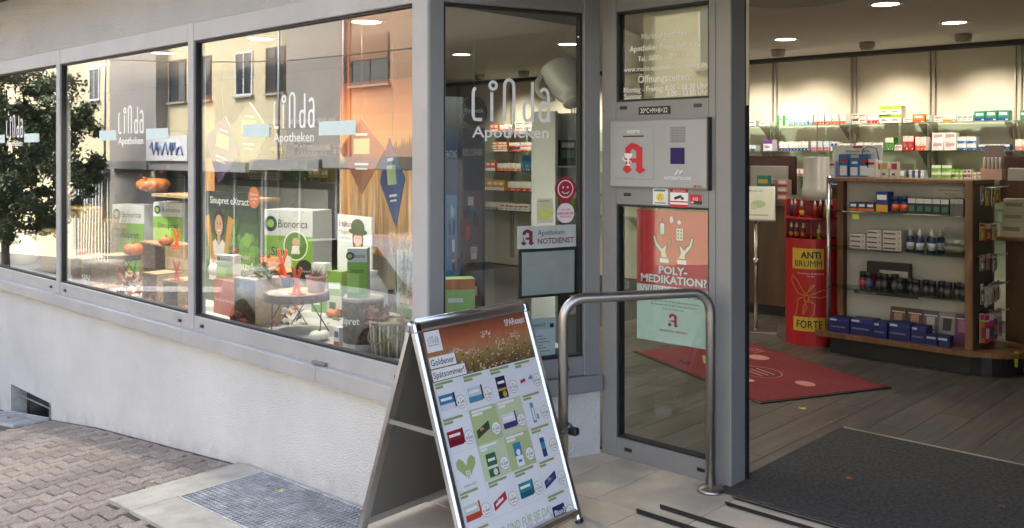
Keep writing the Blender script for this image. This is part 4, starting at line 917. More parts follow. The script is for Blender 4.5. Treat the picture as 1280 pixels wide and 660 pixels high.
def art():
    strip(-.15, .60, .10, .76, YL, 1); strip(-.14, .115, .11, .225, YL, 1)
    g.text('ANTI', .0, .685, .05, BK, 3, 'C', .03, w=.15); g.text('BRUMM', -.02, .62, .048, BK, 3, 'C', 0, w=.21)
    g.text('FORTE', -.01, .14, .06, BK, 3, 'C', .01, w=.2)
    g.text('Der wirksame Mückenschutz', .0, .56, .012, WP, 2, 'C', w=.2); g.text('von Anti', .0, .54, .012, WP, 2, 'C')
    w = .008
    for pts in ([(-.04, .40), (-.10, .50), (-.155, .55), (-.16, .5), (-.1, .41), (-.04, .39)], [(.0, .40), (.09, .44), (.15, .43), (.145, .4), (.08, .38), (.0, .385)], [(-.05, .38), (-.03, .30), (-.06, .24), (-.05, .33)], [(-.02, .36), (.03, .33), (.02, .25), (-.02, .21)], [(-.06, .38), (-.1, .36), (-.11, .26), (-.13, .22)], [(-.03, .40), (.0, .47), (.03, .48), (-.01, .43)], [(-.05, .39), (-.01, .40), (-.02, .34), (-.05, .36)]):
        dense = [(a[0] + (b[0] - a[0]) * k / 4, a[1] + (b[1] - a[1]) * k / 4) for a, b in zip(pts, pts[1:]) for k in range(4)] + [pts[-1]]
        g.rib(dense, w, OG, 2)
wrap(g, art); g.obj('print', o)
# upturned white bucket on top
bt = Vector((c0.x, c0.y, 1.13))
bk = thing('display_topper', 'white bucket shaped topper standing on red display column', 'display topper', (c0.x + .03, c0.y + .03, 1.13))
G().lathe([(.115, 0), (.115, .09), (.108, .095), (.095, .34), (.09, .345), (.0, .345)], mat('white_plastic', (.5, .49, .46), .35, var=.03), 28).obj('bucket', bk)
G().tube([(.0, .0, .345), (.01, .0, .55), (.0, 0, .62)], [.004, .006, .003], mat('straw_stick', (.5, .4, .28), .7), 6).obj('stick', bk)
def bottle(x, y, z, h, r, body, cap, label, group, lab=None, name='spray_bottle'):
    key = ('btl', h, r, body, cap, lab)
    if key not in _cm:
        b = G().lathe([(r, 0), (r, h * .55), (r * .9, h * .62), (r * .45, h * .68)], C(body), 12); 
        if lab: b.lathe([(r * 1.02, h * .12), (r * 1.02, h * .42)], C(lab), 12)
        if name in ('tin', 'jar'):
            b = G().lathe([(r * .96, 0), (r, .004), (r, h * .62), (r * .93, h * .66)], C(body), 14); b.lathe([(r * 1.02, h * .1), (r * 1.02, h * .5)], C(lab), 14); b.lathe([(r * .98, h * .67), (r * .98, h * .98), (r * .9, h), (0, h)], C(cap), 14)
        else: b.lathe([(r * .5, h * .68), (r * .5, h * .85), (r * .32, h * .9), (r * .25, h), (.0, h)], C(cap), 10)
        _cm[key] = b.mesh('bottle')
    return tag(link(name, _cm[key], None, (x, y, z)), label, 'bottle', group)
rz_ = YAW * .55
bl_ = [(-.15, .0, 0, '2c4a88', 'e8e8e8'), (-.12, -.07, 1, '8a2028', 'f0f0f0'), (-.07, -.11, 2, '8a2028', 'f0f0f0'), (.03, -.13, 0, 'a83028', 'f2f2f2'), (.07, -.12, 1, '7a2430', 'f0f0f0'), (.11, -.1, 3, 'd8b030', 'f0f0f0'), (.15, -.05, 1, '982830', 'f4f4f4'), (.1, .05, 0, 'b82830', 'c04a30')]
for k, (x, y, v, bc, cc) in enumerate(bl_):
    X = c0.x + x * math.cos(rz_) - y * math.sin(rz_); Y = c0.y + x * math.sin(rz_) + y * math.cos(rz_)
    bottle(X, Y, 1.0, .13 + .01 * (v % 2), .018, bc, cc, 'small spray bottle, %s from left on upper tray of red display' % ORD[k], 'bottles on the red display', 'd8b040' if v == 2 else None)
for k, (x, y, bc) in enumerate(((-.15, -.03, '2a2a30'), (-.11, -.06, '3a2420'), (-.06, -.08, '5a3a20'), (.06, -.1, 'd8b83a'))):
    X = c0.x + x * math.cos(rz_) - y * math.sin(rz_); Y = c0.y + x * math.sin(rz_) + y * math.cos(rz_)
    bottle(X, Y, .83, .12, .018, bc, 'e8e8e8', 'spray bottle, %s from left in lower niche of red display' % ORD[k], 'bottles on the red display', 'c86a30' if k < 3 else '6a7a2a')
# ================================================================= LEAFLET STAND
q = atz(945, 412, 0)
o = thing('leaflet_stand', 'steel leaflet stand with tilted paper board behind the door jamb', 'leaflet stand', (q.x, q.y, 0), .5)
G().box(-.17, .17, -.17, .17, 0, .012, STEEL, .004).obj('base_plate', o); G().tube([(0, 0, .012), (0, 0, .98)], .017, STEEL, 14).obj('pole', o); G().lathe([(.024, 0), (.024, .06)], STEEL, 14, (0, 0, .55)).obj('collar', o)
g = G(); g.box(-.16, .16, -.006, .006, 0, .36, SILVER, .003); g.q(-.148, .012, .148, .348, C('cfd2c4'), 13.5); g.text('Blutdruck', 0, .3, .02, BK, 15, 'C'); g.disc(0.02, .17, .06, C('9ab890'), 15, 20, .04); g.disc(-.02, .14, .03, C('c8b89a'), 16); g.q(-.1, .05, .1, .06, GRY, 15)
g.obj('board', o, (0, -.05, .93), (R(-38), 0, 0))
for k in range(6):
    q = aty(958 + (k % 2) * 16, 272, 7.72)
    carton(q.x, 7.78, 1.06 + (k // 2) * .068, .1, .08, .066, 'c8b0a8', ((0, .0, 1, .35, 'a83a44'), (.1, .5, .8, .8, 'eee6e2')), 'red and white carton, %s column, %s layer on counter by leaflet stand' % (('left', 'right')[k % 2], ('bottom', 'middle', 'top')[k // 2]), 'red and white cartons stacked on the counter')
carton(aty(947, 240, 7.6).x, 7.70, 1.06, .12, .04, .24, '2a8078', ((.1, .7, .9, .85, 'c8a83a'), (.1, .15, .9, .45, '6a5a4a')), 'teal book standing on the counter before the maroon monitor', 'teal book', name='book', cat='book')
# ================================================================= GONDOLA
gx0, gx1, gy0, gy1 = -3.06, -2.03, 6.66, 7.18
go = thing('product_gondola', 'freestanding walnut gondola with glass shelves and rounded end', 'display shelf')
GW = mat('gondola_panel', (.48, .47, .45), .6, var=.03)
endarc = [(gx1 + .30 * math.sin(R(a)), (gy0 + gy1) / 2 - .28 * math.cos(R(a))) for a in range(0, 181, 12)]
G().slab([(gx0 - .06, gy0 - .05), (gx1, gy0 - .05)] + endarc[1:-1] + [(gx1, gy1 + .05), (gx0 - .06, gy1 + .05)], .13, .165, MWOOD).obj('base_board', go)
G().slab([(gx0 + .02, gy0 + .03), (gx1 - .02, gy0 + .03)] + [(x - .06, y) for x, y in endarc[2:-2]] + [(gx1 - .02, gy1 - .03), (gx0 + .02, gy1 - .03)], 0.0, .13, BLACK).obj('plinth', go)
G().box(gx0 + .06, gx1 - .05, 6.90, 6.92, .165, 1.29, GW).obj('back_panel', go)
G().box(gx1 - .05, gx1, gy0 + .02, gy0 + .06, .165, 1.32, MWOOD, .002).obj('post', go); G().box(gx1 - .05, gx1, gy1 - .06, gy1 - .02, .165, 1.32, MWOOD, .002).obj('post', go)
G().box(gx0 + .0, gx0 + .05, gy0 + .2, gy0 + .28, .165, 1.32, MWOOD, .002).obj('post', go)
G().tube([(gx0 + .0, gy0 + .05, .165), (gx0 + .0, gy0 + .05, 1.33)], .014, SILVER, 10).obj('pole', go)
G().box(gx0 - .0, gx1, gy0 + .03, gy1 - .03, 1.292, 1.318, MWOOD, .003).obj('top_board', go)
G().box(gx1 - .012, gx1 - .004, gy0 + .06, gy1 - .06, .165, 1.29, mat('peg_panel', (.11, .095, .08), .6, bump=.6, bscale=200)).obj('end_panel', go)
GS = [.50, .80, 1.077]
for z in GS: G().box(gx0 - .01, gx1 - .055, gy0 + .01, 6.895, z - .012, z - .001, GSH, .002).obj('glass_shelf', go)
gy = gy0 + .04
def gx(px): return aty(px, 200, gy).x
GG = 'products on the gondola'
def grow(px0, px1, n, h, z, base, prints, look, where, d=.1, yo=0, rz=0):
    a, b = gx(px0), gx(px1); w = (b - a) / n
    for i in range(n):
        carton(a + (i + .5) * w, gy + yo + random.uniform(0, .008), z, w * .94, d, h, base, prints, ('%s, %s from left of %s on %s' % (look, ORD[i], NUM[n], where)) if n > 1 else '%s on %s' % (look, where), GG, rz + random.uniform(-.05, .05))
S1, S2, S3, S0 = 'top gondola shelf', 'second gondola shelf', 'third gondola shelf', 'gondola base board'
grow(1061, 1093, 3, .062, GS[2], '24386e', ((0, 0, 1, .3, 'd8742c'), (.15, .5, .85, .8, 'f0f0f0')), 'small navy and orange carton', S1)
grow(1094, 1110, 1, .145, GS[2], '1f3c86', ((0, 0, 1, .35, 'e0a030'), (.1, .6, .9, .85, 'f0f0f0')), 'tall navy and yellow carton', S1)
for k, px in enumerate((1117, 1128)): bottle(gx(px), gy + .04, GS[2], .115, .028, '22366a', '22366a', 'navy jar with white label, %s of two on top gondola shelf' % ('left', 'right')[k], GG, 'd8642c', 'jar')
grow(1134, 1186, 5, .105, GS[2], '1d2028', ((0, .68, 1, 1, 'cfcfd2'), (.15, .15, .85, .5, '3a6a5a')), 'dark carton with pale top', S1)
grow(1187, 1204, 3, .11, GS[2], '5a5c62', ((0, .7, 1, 1, 'a8a8ac'),), 'slim grey carton', S1)
G().q(0, 0, .05, .035, C('c8d84a'), 1).obj('price_note', go, (gx(1068), gy0 + .005, GS[2] - .06))
g = G(); g.pl([(0, 0), (.22, 0), (.24, .02), (.24, .07), (.23, .085), (.01, .085), (0, .075)], C('cfcac4'), 1); g.text('Ganz schön gesund', .12, .05, .013, BK, 2, 'C', w=.17); g.text('fürs Leben', .12, .022, .013, BK, 2, 'C'); g.disc(.25, .055, .05, C('3a3a6a'), 3, 24); g.ring(.25, .055, .042, .004, WP, 4); g.text('GH', .25, .045, .02, WP, 4, 'C')
tag(g.obj('speech_bubble_sign', None, (gx(1155), 6.88, 1.185)), 'white speech bubble card with round blue badge on the gondola', 'sign')
for col, (px0, px1, n) in enumerate(((1062, 1082, 3), (1083, 1102, 4), (1103, 1127, 4))):
    a, b = gx(px0), gx(px1)
    for s in range(n): carton((a + b) / 2, gy, GS[1] + s * .036, (b - a) * .95, .12, .034, 'c9c5c2', ((.05, .25, .7, .6, '50485a'), (.78, .2, .95, .8, 'a8a0a8')), 'flat white carton, %s from bottom of the %s stack on second gondola shelf' % (ORD[s], ('left', 'middle', 'right')[col]), GG, random.uniform(-.04, .04))
for k, (px, dy) in enumerate(((1136, .03), (1150, .0), (1164, .02), (1143, .1), (1157, .1), (1170, .1))): bottle(gx(px) , gy + dy, GS[1], .165, .026, '24345a' , 'd4d2d0', 'white capped navy bottle, %s on second gondola shelf' % ('first of front three', 'second of front three', 'third of front three', 'first of rear three', 'second of rear three', 'third of rear three')[k], GG, 'b8bcc8')
j = tag(G().lathe([(.0, .003), (.07, .003), (.10, .05), (.105, .1), (.085, .15), (.07, .165), (.078, .185)], CLEAR, 24, (gx(1190), gy + .09, GS[1]), caps=False).lathe([(.0, .006), (.066, .006), (.09, .05), (.0, .055)], C('8a8478'), 18, (gx(1190), gy + .09, GS[1])).obj('glass_jar'), 'round glass jar on the second gondola shelf', 'jar')
carton(gx(1104), gy + .09, GS[2 - 2], .31, .05, .20, '23201f', ((.0, .0, .22, .6, '7a2a34'), (.3, .5, .95, .72, 'b8b0a8'), (.3, .3, .7, .36, '6a625c')), 'black carton with red glove picture behind the dark jars', GG, .03)
for k in range(14):
    px = 1075 + k * 9.9; cl = ['c03a4a', '34507a', '5a5a62', '2e2e34', '3a3a42', '4a4640'][min(k, 3) if k < 4 else 2 + k % 4]
    bottle(gx(px), gy + (.02 if k % 2 else .06), GS[0], .125 if k < 5 else .105, .026, '24242a' if k > 1 else '4a3a44', '2a2a2e', 'dark lidded tin, %s from left on third gondola shelf' % ORD[k], GG, cl, 'tin')
g = G(); g.q(0, 0, .46, .022, BK, 1); g.text('Fußpflege und mehr', .03, .006, .012, C('a8a8a8'), 2); g.obj('shelf_strip', go, (gx(1070), gy0 + .004, GS[0] - .026))
for k, (px0, px1, h) in enumerate(((1036, 1062, .11), (1062, 1092, .12), (1092, 1109, .115), (1110, 1138, .125), (1139, 1158, .12))):
    carton((aty(px0, 400, gy - .05).x + aty(px1, 400, gy - .05).x) / 2, gy - .055 + .01 * (k % 2), .166, (gx(px1) - gx(px0)) * .95, .13, h, '1c2660', ((0, .75, 1, 1, '26347a'), (.06, .8, .4, .92, 'c8ccdc'), (.06, .35, .8, .45, '6a74a0')), 'wide navy carton, %s from left of five on gondola base board' % ORD[k], GG)
for k, px in enumerate((1168, 1182)): carton(gx(px), gy - .05, .166, .085, .08, .075, '1f2a62', ((.08, .6, .8, .8, 'b8c0d8'),), 'small navy carton, %s of two in front of the purple booklet' % ('left', 'right')[k], GG)
for k, (px, c1, c2, rl) in enumerate(((1114, '4a3a34', 'b08870', -.0), (1135, '5a3430', 'c08a78', 0), (1155, '5a5a60', 'b8b0b0', 0), (1176, '8a8a90', '2a2a2e', .0), (1196, '6a2a66', 'a86aa8', 0))):
    o2 = tag(carton(gx(px), gy + .1, .166 + .0, .115, .012, .215 + .0 * k, c1, ((.0, .55, 1, .97, c1), (.25, .4, .75, .8, c2), (.2, .1, .8, .35, c2 if k < 3 else c1), (.1, .82, .9, .86, 'd8d0cc')), 'x', GG, 0, 'booklet', 'booklet'), ['brown portrait booklet, leftmost behind the navy cartons', 'reddish portrait booklet, second behind the navy cartons', 'grey portrait booklet in the middle behind the navy cartons', 'silver booklet with black car curve behind small cartons', 'purple booklet at the right end of gondola base'][k], 'booklet', 'booklets on the gondola base')
    o2.rotation_euler = (R(-12), 0, 0)
# blister packs hanging on the end panel
pe = thing('lip_balm_dispenser', 'pink and white cardboard dispenser standing on the gondola top', 'dispenser', (gx(1222), gy1 - .14, 1.318))
G().box(-.07, .07, -.05, .05, 0, .075, C('c8a098')).obj('tray', pe); G().box(-.06, .06, .03, .045, .075, .24, C('8a7a7a')).obj('header_card', pe)
for k in range(5): G().lathe([(.011, .06), (.011, .15), (.009, .155), (0, .155)], C('cfc4c0'), 8, (-.05 + .025 * k, -.01, 0)).obj('stick', pe)
prow = [(1.20, 5, ['a8a49a', 'd8b830', '8a8a80', 'b8b0a0', 'c89048'], .13, .042), (.965, 4, ['d8a830', 'b84838', 'c8c0a8', 'c8a070'], .12, .05), (.75, 4, ['8aa0a8', 'c07a5a', 'd8d4cc', '7a94a4'], .11, .05), (.52, 8, ['a86a60', 'd0c8c0', 'c4c0c0', 'c8c4c8', 'cac4c0', 'b8b4b8', 'c8b0a8', 'a09aa0'], .14, .032), (.27, 6, ['d89a40', 'c83a7a', 'c03a74', 'd8d8d8', '3a5a8a', '9aa8b8'], .20, .05)]
for r, (z, n, cs, h, w) in enumerate(prow):
    for k in range(n):
        y = gy0 + .09 + k * (.36 / n)
        g = G(); g.box(-w / 2, w / 2, 0, .002, 0, h, C('d8d4cc')); g.q(-w / 2, 0, w / 2, h * .72, C(cs[k]), 1); g.q(-w / 2 + .004, h * .78, w / 2 - .004, h * .95, C(cs[(k + 1) % n]), 1); g.box(-w * .32, w * .32, -.014, 0, h * .12, h * .6, CLEAR)
        g.box(-w * .22, w * .22, -.009, -.002, h * .16, h * .5, C(cs[(k + 2) % n]))
        tag(g.obj('blister_pack', None, (gx1 + .02 + .012 * (k % 3) + .02, y, z - .06 + random.uniform(-.012, .012)), (0, 0, R(90) + random.uniform(-.5, .1))), 'hanging blister pack, %s from front, %s hook row from top of gondola end' % (ORD[k], ORD[r]), 'blister pack', 'blister packs on the gondola end')
        G().tube([(gx1 - .01, y, z + h - .065), (gx1 + .12, y, z + h - .06), (gx1 + .125, y, z + h - .05)], .0025, SILVER, 5).obj('hook', go)
tag(G().q(0, 0, .03, .075, C('b8c84a'), 1).q(.003, -.03, .03, 0, C('a8b83a'), 1).obj('price_tag_note', None, (-1.80, 6.78, .1), (0, 0, R(60))), 'yellow green paper tag hanging from rounded gondola base', 'paper tag')
# unit at the right edge
o = thing('wooden_shelf_unit', 'brown wooden shelf unit with boxes at right edge', 'shelf unit')
bx_ = aty(1262, 200, 7.6).x
G().box(bx_, bx_ + .6, 7.5, 7.52, .0, 1.3, DWOOD).obj('panel', o); G().box(bx_, bx_ + .6, 7.2, 7.5, .88, .9, MWOOD).obj('shelf', o); G().box(bx_, bx_ + .6, 7.2, 7.5, 0, .08, DWOOD).obj('plinth', o)
for k, (h, c) in enumerate(((.1, 'c8c4b0'), (.08, 'b8b8a4'), (.09, 'c0bca8'))): carton(bx_ + .10 + .01 * k, 7.3, .901 + (.0, .101, .182)[k], .16, .12, h, c, ((.1, .4, .8, .7, '8a8a78'),), 'pale carton, %s of the stack at right picture edge' % ('bottom', 'middle', 'top')[k], 'cartons stacked at right edge')
# ================================================================= THROUGH THE ANGLED WINDOW
def W2P(px, py, back):                         # a place 'back' metres behind the angled pane along the view
    rx, ry, rz = ray(px, py); e = Vector((.347, .938)); n = Vector((-.938, .347)); o2 = Vector(O2[:2])
    t = (o2.dot(n) + back) / (rx * n.x + ry * n.y)
    return Vector((t * rx, t * ry, CAMZ + t * rz))
YC = 4.5
xa, xb = aty(664, 140, YC).x, aty(694, 140, YC).x; z1 = aty(664, 140, YC).z; CD = .29
cb = thing('white_cabinet', 'tall white display cabinet behind the angled window', 'cabinet', (0, 0, 0))
WC = mat('white_laminate', (.55, .58, .57), .5, var=.03)
G().box(xa, xb, YC, YC + .03, 0, z1, WC, .003).obj('front_panel', cb); G().box(xa, xb, YC + CD, YC + CD + .03, 0, z1, WC, .003).obj('rear_panel', cb); G().box(xa, xa + .02, YC + .031, YC + CD - .001, 0, z1, WC).obj('back_panel', cb)
for z in (.45, .78, 1.11, 1.42): G().box(xa + .021, xb, YC + .031, YC + CD - .001, z - .012, z, WC).obj('shelf', cb)
for k, (yy, z, w, h, base, pr, lb) in enumerate(((.14, 1.42, .16, .17, '2a2c2e', ((.1, .3, .9, .6, '4a8a6a'), (.1, .7, .9, .9, 'c8ccc8')), 'black carton with green print on upper shelf of white cabinet'), (.10, 1.11, .12, .2, '8a7a50', ((.12, .2, .88, .7, 'b8c04a'),), 'olive paper bag on middle shelf of white cabinet'), (.225, 1.11, .10, .19, '8ab038', ((.12, .5, .88, .7, 'e8ecd8'),), 'lime green pouch on middle shelf of white cabinet'), (.22, .45, .07, .16, 'e4e8e6', ((.2, .3, .8, .5, '2a6a4a'),), 'white carton with green print on lower shelf of white cabinet'), (.1, .45, .11, .2, '3a3e3c', ((.1, .1, .9, .9, '4a524c'),), 'dark picture frame on lower shelf of white cabinet'))):
    carton(xb - .01, YC + yy, z, w, .08, h, base, pr, lb, 'goods in the white cabinet', R(90))
rzc = A2
q = W2P(708, 106, .8)
cup = thing('giant_cup', 'oversized white porcelain cup hanging tilted behind the angled window', 'cup', tuple(q)); 
cu_z = Vector((fw[0] * .45 - rt[0] * .35, fw[1] * .45 - rt[1] * .35, .85)).normalized(); cu_x = (Vector((rt[0], rt[1], 0)) - cu_z * Vector((rt[0], rt[1], 0)).dot(cu_z)).normalized(); cu_y = cu_z.cross(cu_x)
cup.rotation_euler = Matrix((cu_x, cu_y, cu_z)).transposed().to_euler()
POR = mat('white_porcelain', (.6, .6, .58), .2, var=.02, coat=.3)
G().lathe([(.0, -.13), (.065, -.13), (.07, -.115), (.06, -.11), (.085, -.06), (.105, .02), (.115, .12), (.118, .13), (.11, .128), (.1, .02), (.08, -.06), (.0, -.1)], POR, 28).obj('bowl', cup)
G().tube([(-.10 - .075 * math.sin(t), 0, .02 + .085 * math.cos(t)) for t in [i * math.pi / 12 for i in range(13)]], .014, POR, 10).obj('handle', cup)
tag(G().tube([(q.x, q.y, q.z + .1), (q.x, q.y, 2.5)], .0015, SILVER, 5).obj('hanging_wire'), 'thin wire holding the oversized white cup', 'wire')
# dark blue counter displays
for k, (p0, p1, y0, y1, bk_, c, t, lb) in enumerate(((553, 573, 160, 250, 1.8, '1f3a66', 'BERATUNG', 'dark blue banner, left of two behind angled window'), (575, 606, 160, 300, 2.2, '232c3c', 'KIDS CORNER', 'blackish banner, right of two behind angled window'))):
    A1, A2_ = W2P(p0, y0, bk_), W2P(p1, y0, bk_); zz = W2P(p0, y1, bk_).z; d = A2_ - A1; d.z = 0; L = d.length
    g = G(); g.box(0, L, 0, .01, 0, A1.z, C(c)); g.text(t, L / 2, A1.z - .2, .05, C('b8c0cc'), 1, 'C', w=L * .8); g.q(L * .1, .3, L * .9, A1.z - .45, C('3a6a9a' if k == 0 else '5a4a4a'), 1)
    for m_ in range(24):
        xx, zz, ww, hh = L * random.uniform(.12, .7), random.uniform(.35, A1.z - .55), L * random.uniform(.1, .24), random.uniform(.04, .11)
        g.q(xx, zz, min(L * .95, xx + ww), zz + hh, C(random.choice(['a04040', 'b8b0a8', '3a6aa8', '3a5a6a', '2a3a5a', '2a2a3a', '8a94a4'])), 2 + m_ * .3)
    tag(g.obj('roll_banner', None, (A1.x, A1.y, 0), (0, 0, math.atan2(d.y, d.x))), lb, 'banner')
q = W2P(592, 139, 1.9)
sg = thing('round_hanging_sign', 'round dark blue sign hanging behind the angled window', 'sign', tuple(q), rzc); g = G(); g.X = Matrix.Rotation(R(90), 4, 'X'); g.lathe([(0, 0), (.1, 0), (.1, .012), (0, .012)], C('1d2534'), 28); g.X = None; g.text('Kosmetik', 0, -.01, .03, C('c8ccd4'), 30, 'C', w=.14); g.obj('disc', sg); G().tube([(0, -.006, .1), (0, -.006, 2.5 - q.z)], .0015, SILVER, 5).obj('cord', sg)
# green promotional carton and black bag near the pane
q = W2P(575, 385, .25)
carton(q.x, q.y, .36, .15, .1, .62 - .1, 'a8c878', ((0, .9, 1, 1, 'c87a4a'), (.1, .78, .6, .82, 'f0f0f0'), (.1, .15, .9, .5, 'eef2f6'), (.15, .32, .85, .46, '3a5a9a'), (.2, .17, .8, .3, '5a7ab8')), 'tall light green promotional carton behind angled window', 'promo carton', A2 - .25)
tag(link('side_plinth', G().box(-.10, .6, 0, .3, 0, .36, mat('dark_plinth', (.05, .045, .04), .6)).mesh('side_plinth'), None, (q.x, q.y + .0, 0), (0, 0, A2 - .25)), 'low dark plinth carrying the light green carton behind angled window', 'plinth')
q = W2P(612, 385, .42)
g = G(); pts = [(-.16, 0), (.17, 0), (.17, .17), (.12, .23), (.0, .29), (-.1, .31), (-.155, .28)]
g.prism(pts, 0, .1, mat('black_woven', (.03, .03, .032), .7, bump=1., bscale=90)); g.tube([(-.16, .05, .0), (-.16, .05, .29), (-.1, .05, .335), (.04, .05, .31), (.14, .05, .24)], .012, BLACK, 8)
tag(g.obj('black_bag', None, (q.x, q.y, .36), (0, 0, A2 - .25)), 'black woven trolley bag standing behind angled window', 'bag')
# ================================================================= AUTUMN WINDOW DISPLAY
DZ = .40
ORG = mat('pumpkin_orange', (.52, .15, .03), .45, var=.22, scale=9, bump=.1, bscale=40)
WPK = mat('pumpkin_white', (.66, .64, .58), .5, var=.05, scale=9)
STEM = mat('pumpkin_stem', (.16, .12, .05), .8, var=.3, scale=30)
STRAW = mat('straw', (.38, .27, .11), .85, var=.45, scale=50, bump=.5, bscale=200)
MOSS = mat('moss', (.12, .15, .035), .95, var=.5, scale=30, bump=1., bscale=90)
CRW = woodmat('crate_pine', (.28, .18, .09), (.46, .32, .18), .7, (2, 12, 12), .12)
BARK = mat('bark', (.085, .05, .03), .95, var=.75, scale=34, bump=1., bscale=60, detail=9)
LOGW = mat('log_end', (.42, .29, .16), .8, var=.2, scale=8)
NEON = mat('neon_orange_acrylic', (.75, .10, .015), .3)
FOLR = mat('autumn_red_leaf', (.16, .025, .015), .7, var=.4, scale=20, rnd=.3)
FOLO = mat('autumn_orange_leaf', (.30, .10, .02), .7, var=.4, scale=20, rnd=.3)
def pumpkin(px, py, w_px, z, label, y=None, m=ORG, sq=.72):
    q = atz(px, py, z) if y is None else aty(px, py, y)
    if y is not None: q.z = z
    t = q.y / ray(px, py)[1]; r = w_px / 2 / FPX * t
    o = thing('pumpkin', label, 'pumpkin', (q.x, q.y + r * .9, z), random.uniform(0, 3), 'pumpkins in the shop window')
    pr = [(.0, .06), (.4, .02), (.75, .18), (.95, .45), (1., .75), (.92, 1.05), (.7, 1.28), (.35, 1.36), (.12, 1.28), (0, 1.24)]
    G().lathe([(a * r, b * r * sq) for a, b in pr], m, 48, lob=10, amp=.14).obj('flesh', o)
    hs = 1.25 * r * sq
    G().tube([(0, 0, hs), (.03 * r, 0, hs + .22 * r), (.14 * r, .03 * r, hs + .5 * r)], [.16 * r, .10 * r, .09 * r], STEM, 8).obj('stem', o)
    return o
def lf(px, py, y): return aty(px, py, y)
# --- tables with log-slice tops and wire legs
def log_table(px0, px1, y, z, label):
    a, b = aty(px0, 300, y), aty(px1, 300, y); r = (b.x - a.x) / 2 * .62; cx = (a.x + b.x) / 2
    o = thing('log_table', label, 'table', (cx, y, DZ), group='log slice tables in the shop window')
    n = 26; pr = [(r * (1 + .05 * math.sin(3 * i) + .03 * math.sin(7.1 * i)) * math.cos(2 * math.pi * i / n), r * (1 + .05 * math.sin(3 * i)) * math.sin(2 * math.pi * i / n)) for i in range(n)]
    h = z - DZ
    G().slab(pr, h - .05, h - .004, BARK).slab([(x * .95, y_ * .95) for x, y_ in pr], h - .006, h, LOGW).obj('top', o)
    for k in range(3):
        w = 2.1 * k + .4; cs, sn = math.cos(w), math.sin(w); tx, ty = -sn, cs
        G().tube([(cs * r * .7 + tx * .06, sn * r * .7 + ty * .06, h - .05), (cs * r * 1.0 - tx * .05, sn * r * 1.0 - ty * .05, .004), (cs * r * 1.0 + tx * .05, sn * r * 1.0 + ty * .05, .004), (cs * r * .7 - tx * .06, sn * r * .7 - ty * .06, h - .05)], .004, BLACK, 6).obj('wire_leg', o)
    return o, cx, r
log_table(309, 367, 3.62, .655, 'rear log slice table carrying the orange pumpkins')
log_table(337, 409, 3.22, .645, 'front log slice table with wire legs and orange letter')
log_table(138, 168, 3.42, .64, 'log slice table left of the wooden crates in middle window')
pumpkin(322, 338, 34, .657, 'larger orange pumpkin on the rear log table', 3.52)
pumpkin(337, 341, 21, .657, 'smaller orange pumpkin beside the larger one on the log table', 3.45)
pumpkin(390, 427, 25, DZ, 'white pumpkin on display floor beside the bark drum', m=WPK)
pumpkin(485, 446, 18, DZ, 'small orange pumpkin at the window corner by the basket')
pumpkin(262, 361, 22, .64, 'small white pumpkin on the orange box', 3.22, m=WPK, sq=1.)
pumpkin(156, 326, 24, .642, 'orange pumpkin on the log table in middle window', 3.36, sq=.9)
pumpkin(174, 253, 40, 1.15, 'large orange pumpkin high on a ledge in middle window', 3.75, sq=.62)
pumpkin(146, 305, 12, .78, 'small yellow pumpkin among green cartons in middle window', 3.7)
# ledge for the high pumpkin
tag(G().box(-7.9, -6.35, 3.70, 4.02, 1.125, 1.148, CRW).obj('display_ledge'), 'brown wooden ledge under the large pumpkin in middle window', 'ledge')
# --- wooden crates lying on their side, open to the street
def crate(px, py, w, h, d, label, y=None, z=DZ, fill=True, rz=-.1):
    q = atz(px, py, z) if y is None else Vector((aty(px, py, y).x, y, z))
    o = thing('wooden_crate', label, 'crate', (q.x, q.y, z), rz, 'wooden crates in the shop window')
    t = .012
    G().box(-w / 2, w / 2, .0, d, 0, t, CRW).obj('plank', o); G().box(-w / 2, w / 2, 0, d, h - t, h, CRW).obj('plank', o)
    G().box(-w / 2, -w / 2 + t, .0005, d - .0005, t, h - t, CRW).obj('plank', o); G().box(w / 2 - t, w / 2, .0005, d - .0005, t, h - t, CRW).obj('plank', o); G().box(-w / 2 + t, w / 2 - t, d - t, d, t, h - t, CRW).obj('plank', o)
    if fill:
        g = G(); rr = random.Random(int(px))
        for k in range(160):
            a = rr.uniform(0, 6.28); x, y_, z_ = rr.uniform(-w * .38, w * .38), rr.uniform(.01, d * .8), t + abs(rr.gauss(0, h * .16)); l = rr.uniform(.03, .07)
            x1 = max(-w / 2 + t, min(w / 2 - t, x + l * math.cos(a))); g.tube([(x, y_, z_), (x1, max(.003, min(d - .02, y_ + l * math.sin(a))), max(t + .002, min(h * .7, z_ + rr.uniform(-.02, .03))))], .0016, STRAW, 3, False)
        stuff(g.obj('straw_fill', o))
    return o
crate(306, 407, .235, .30, .2, 'open wooden crate with straw and red leaves, in front of woman poster', rz=.12)
crate(187, 378, .20, .215, .2, 'left of two small wooden crates with straw in middle window', rz=.12)
crate(213, 386, .20, .20, .2, 'right of two small wooden crates with straw in middle window', rz=.12)
crate(190, 352, .62, .34, .25, 'large dark wooden crate behind the two small crates', 3.55, fill=False)
crate(96, 349, .32, .22, .2, 'moss topped wooden crate with straw in the middle window', 3.12)
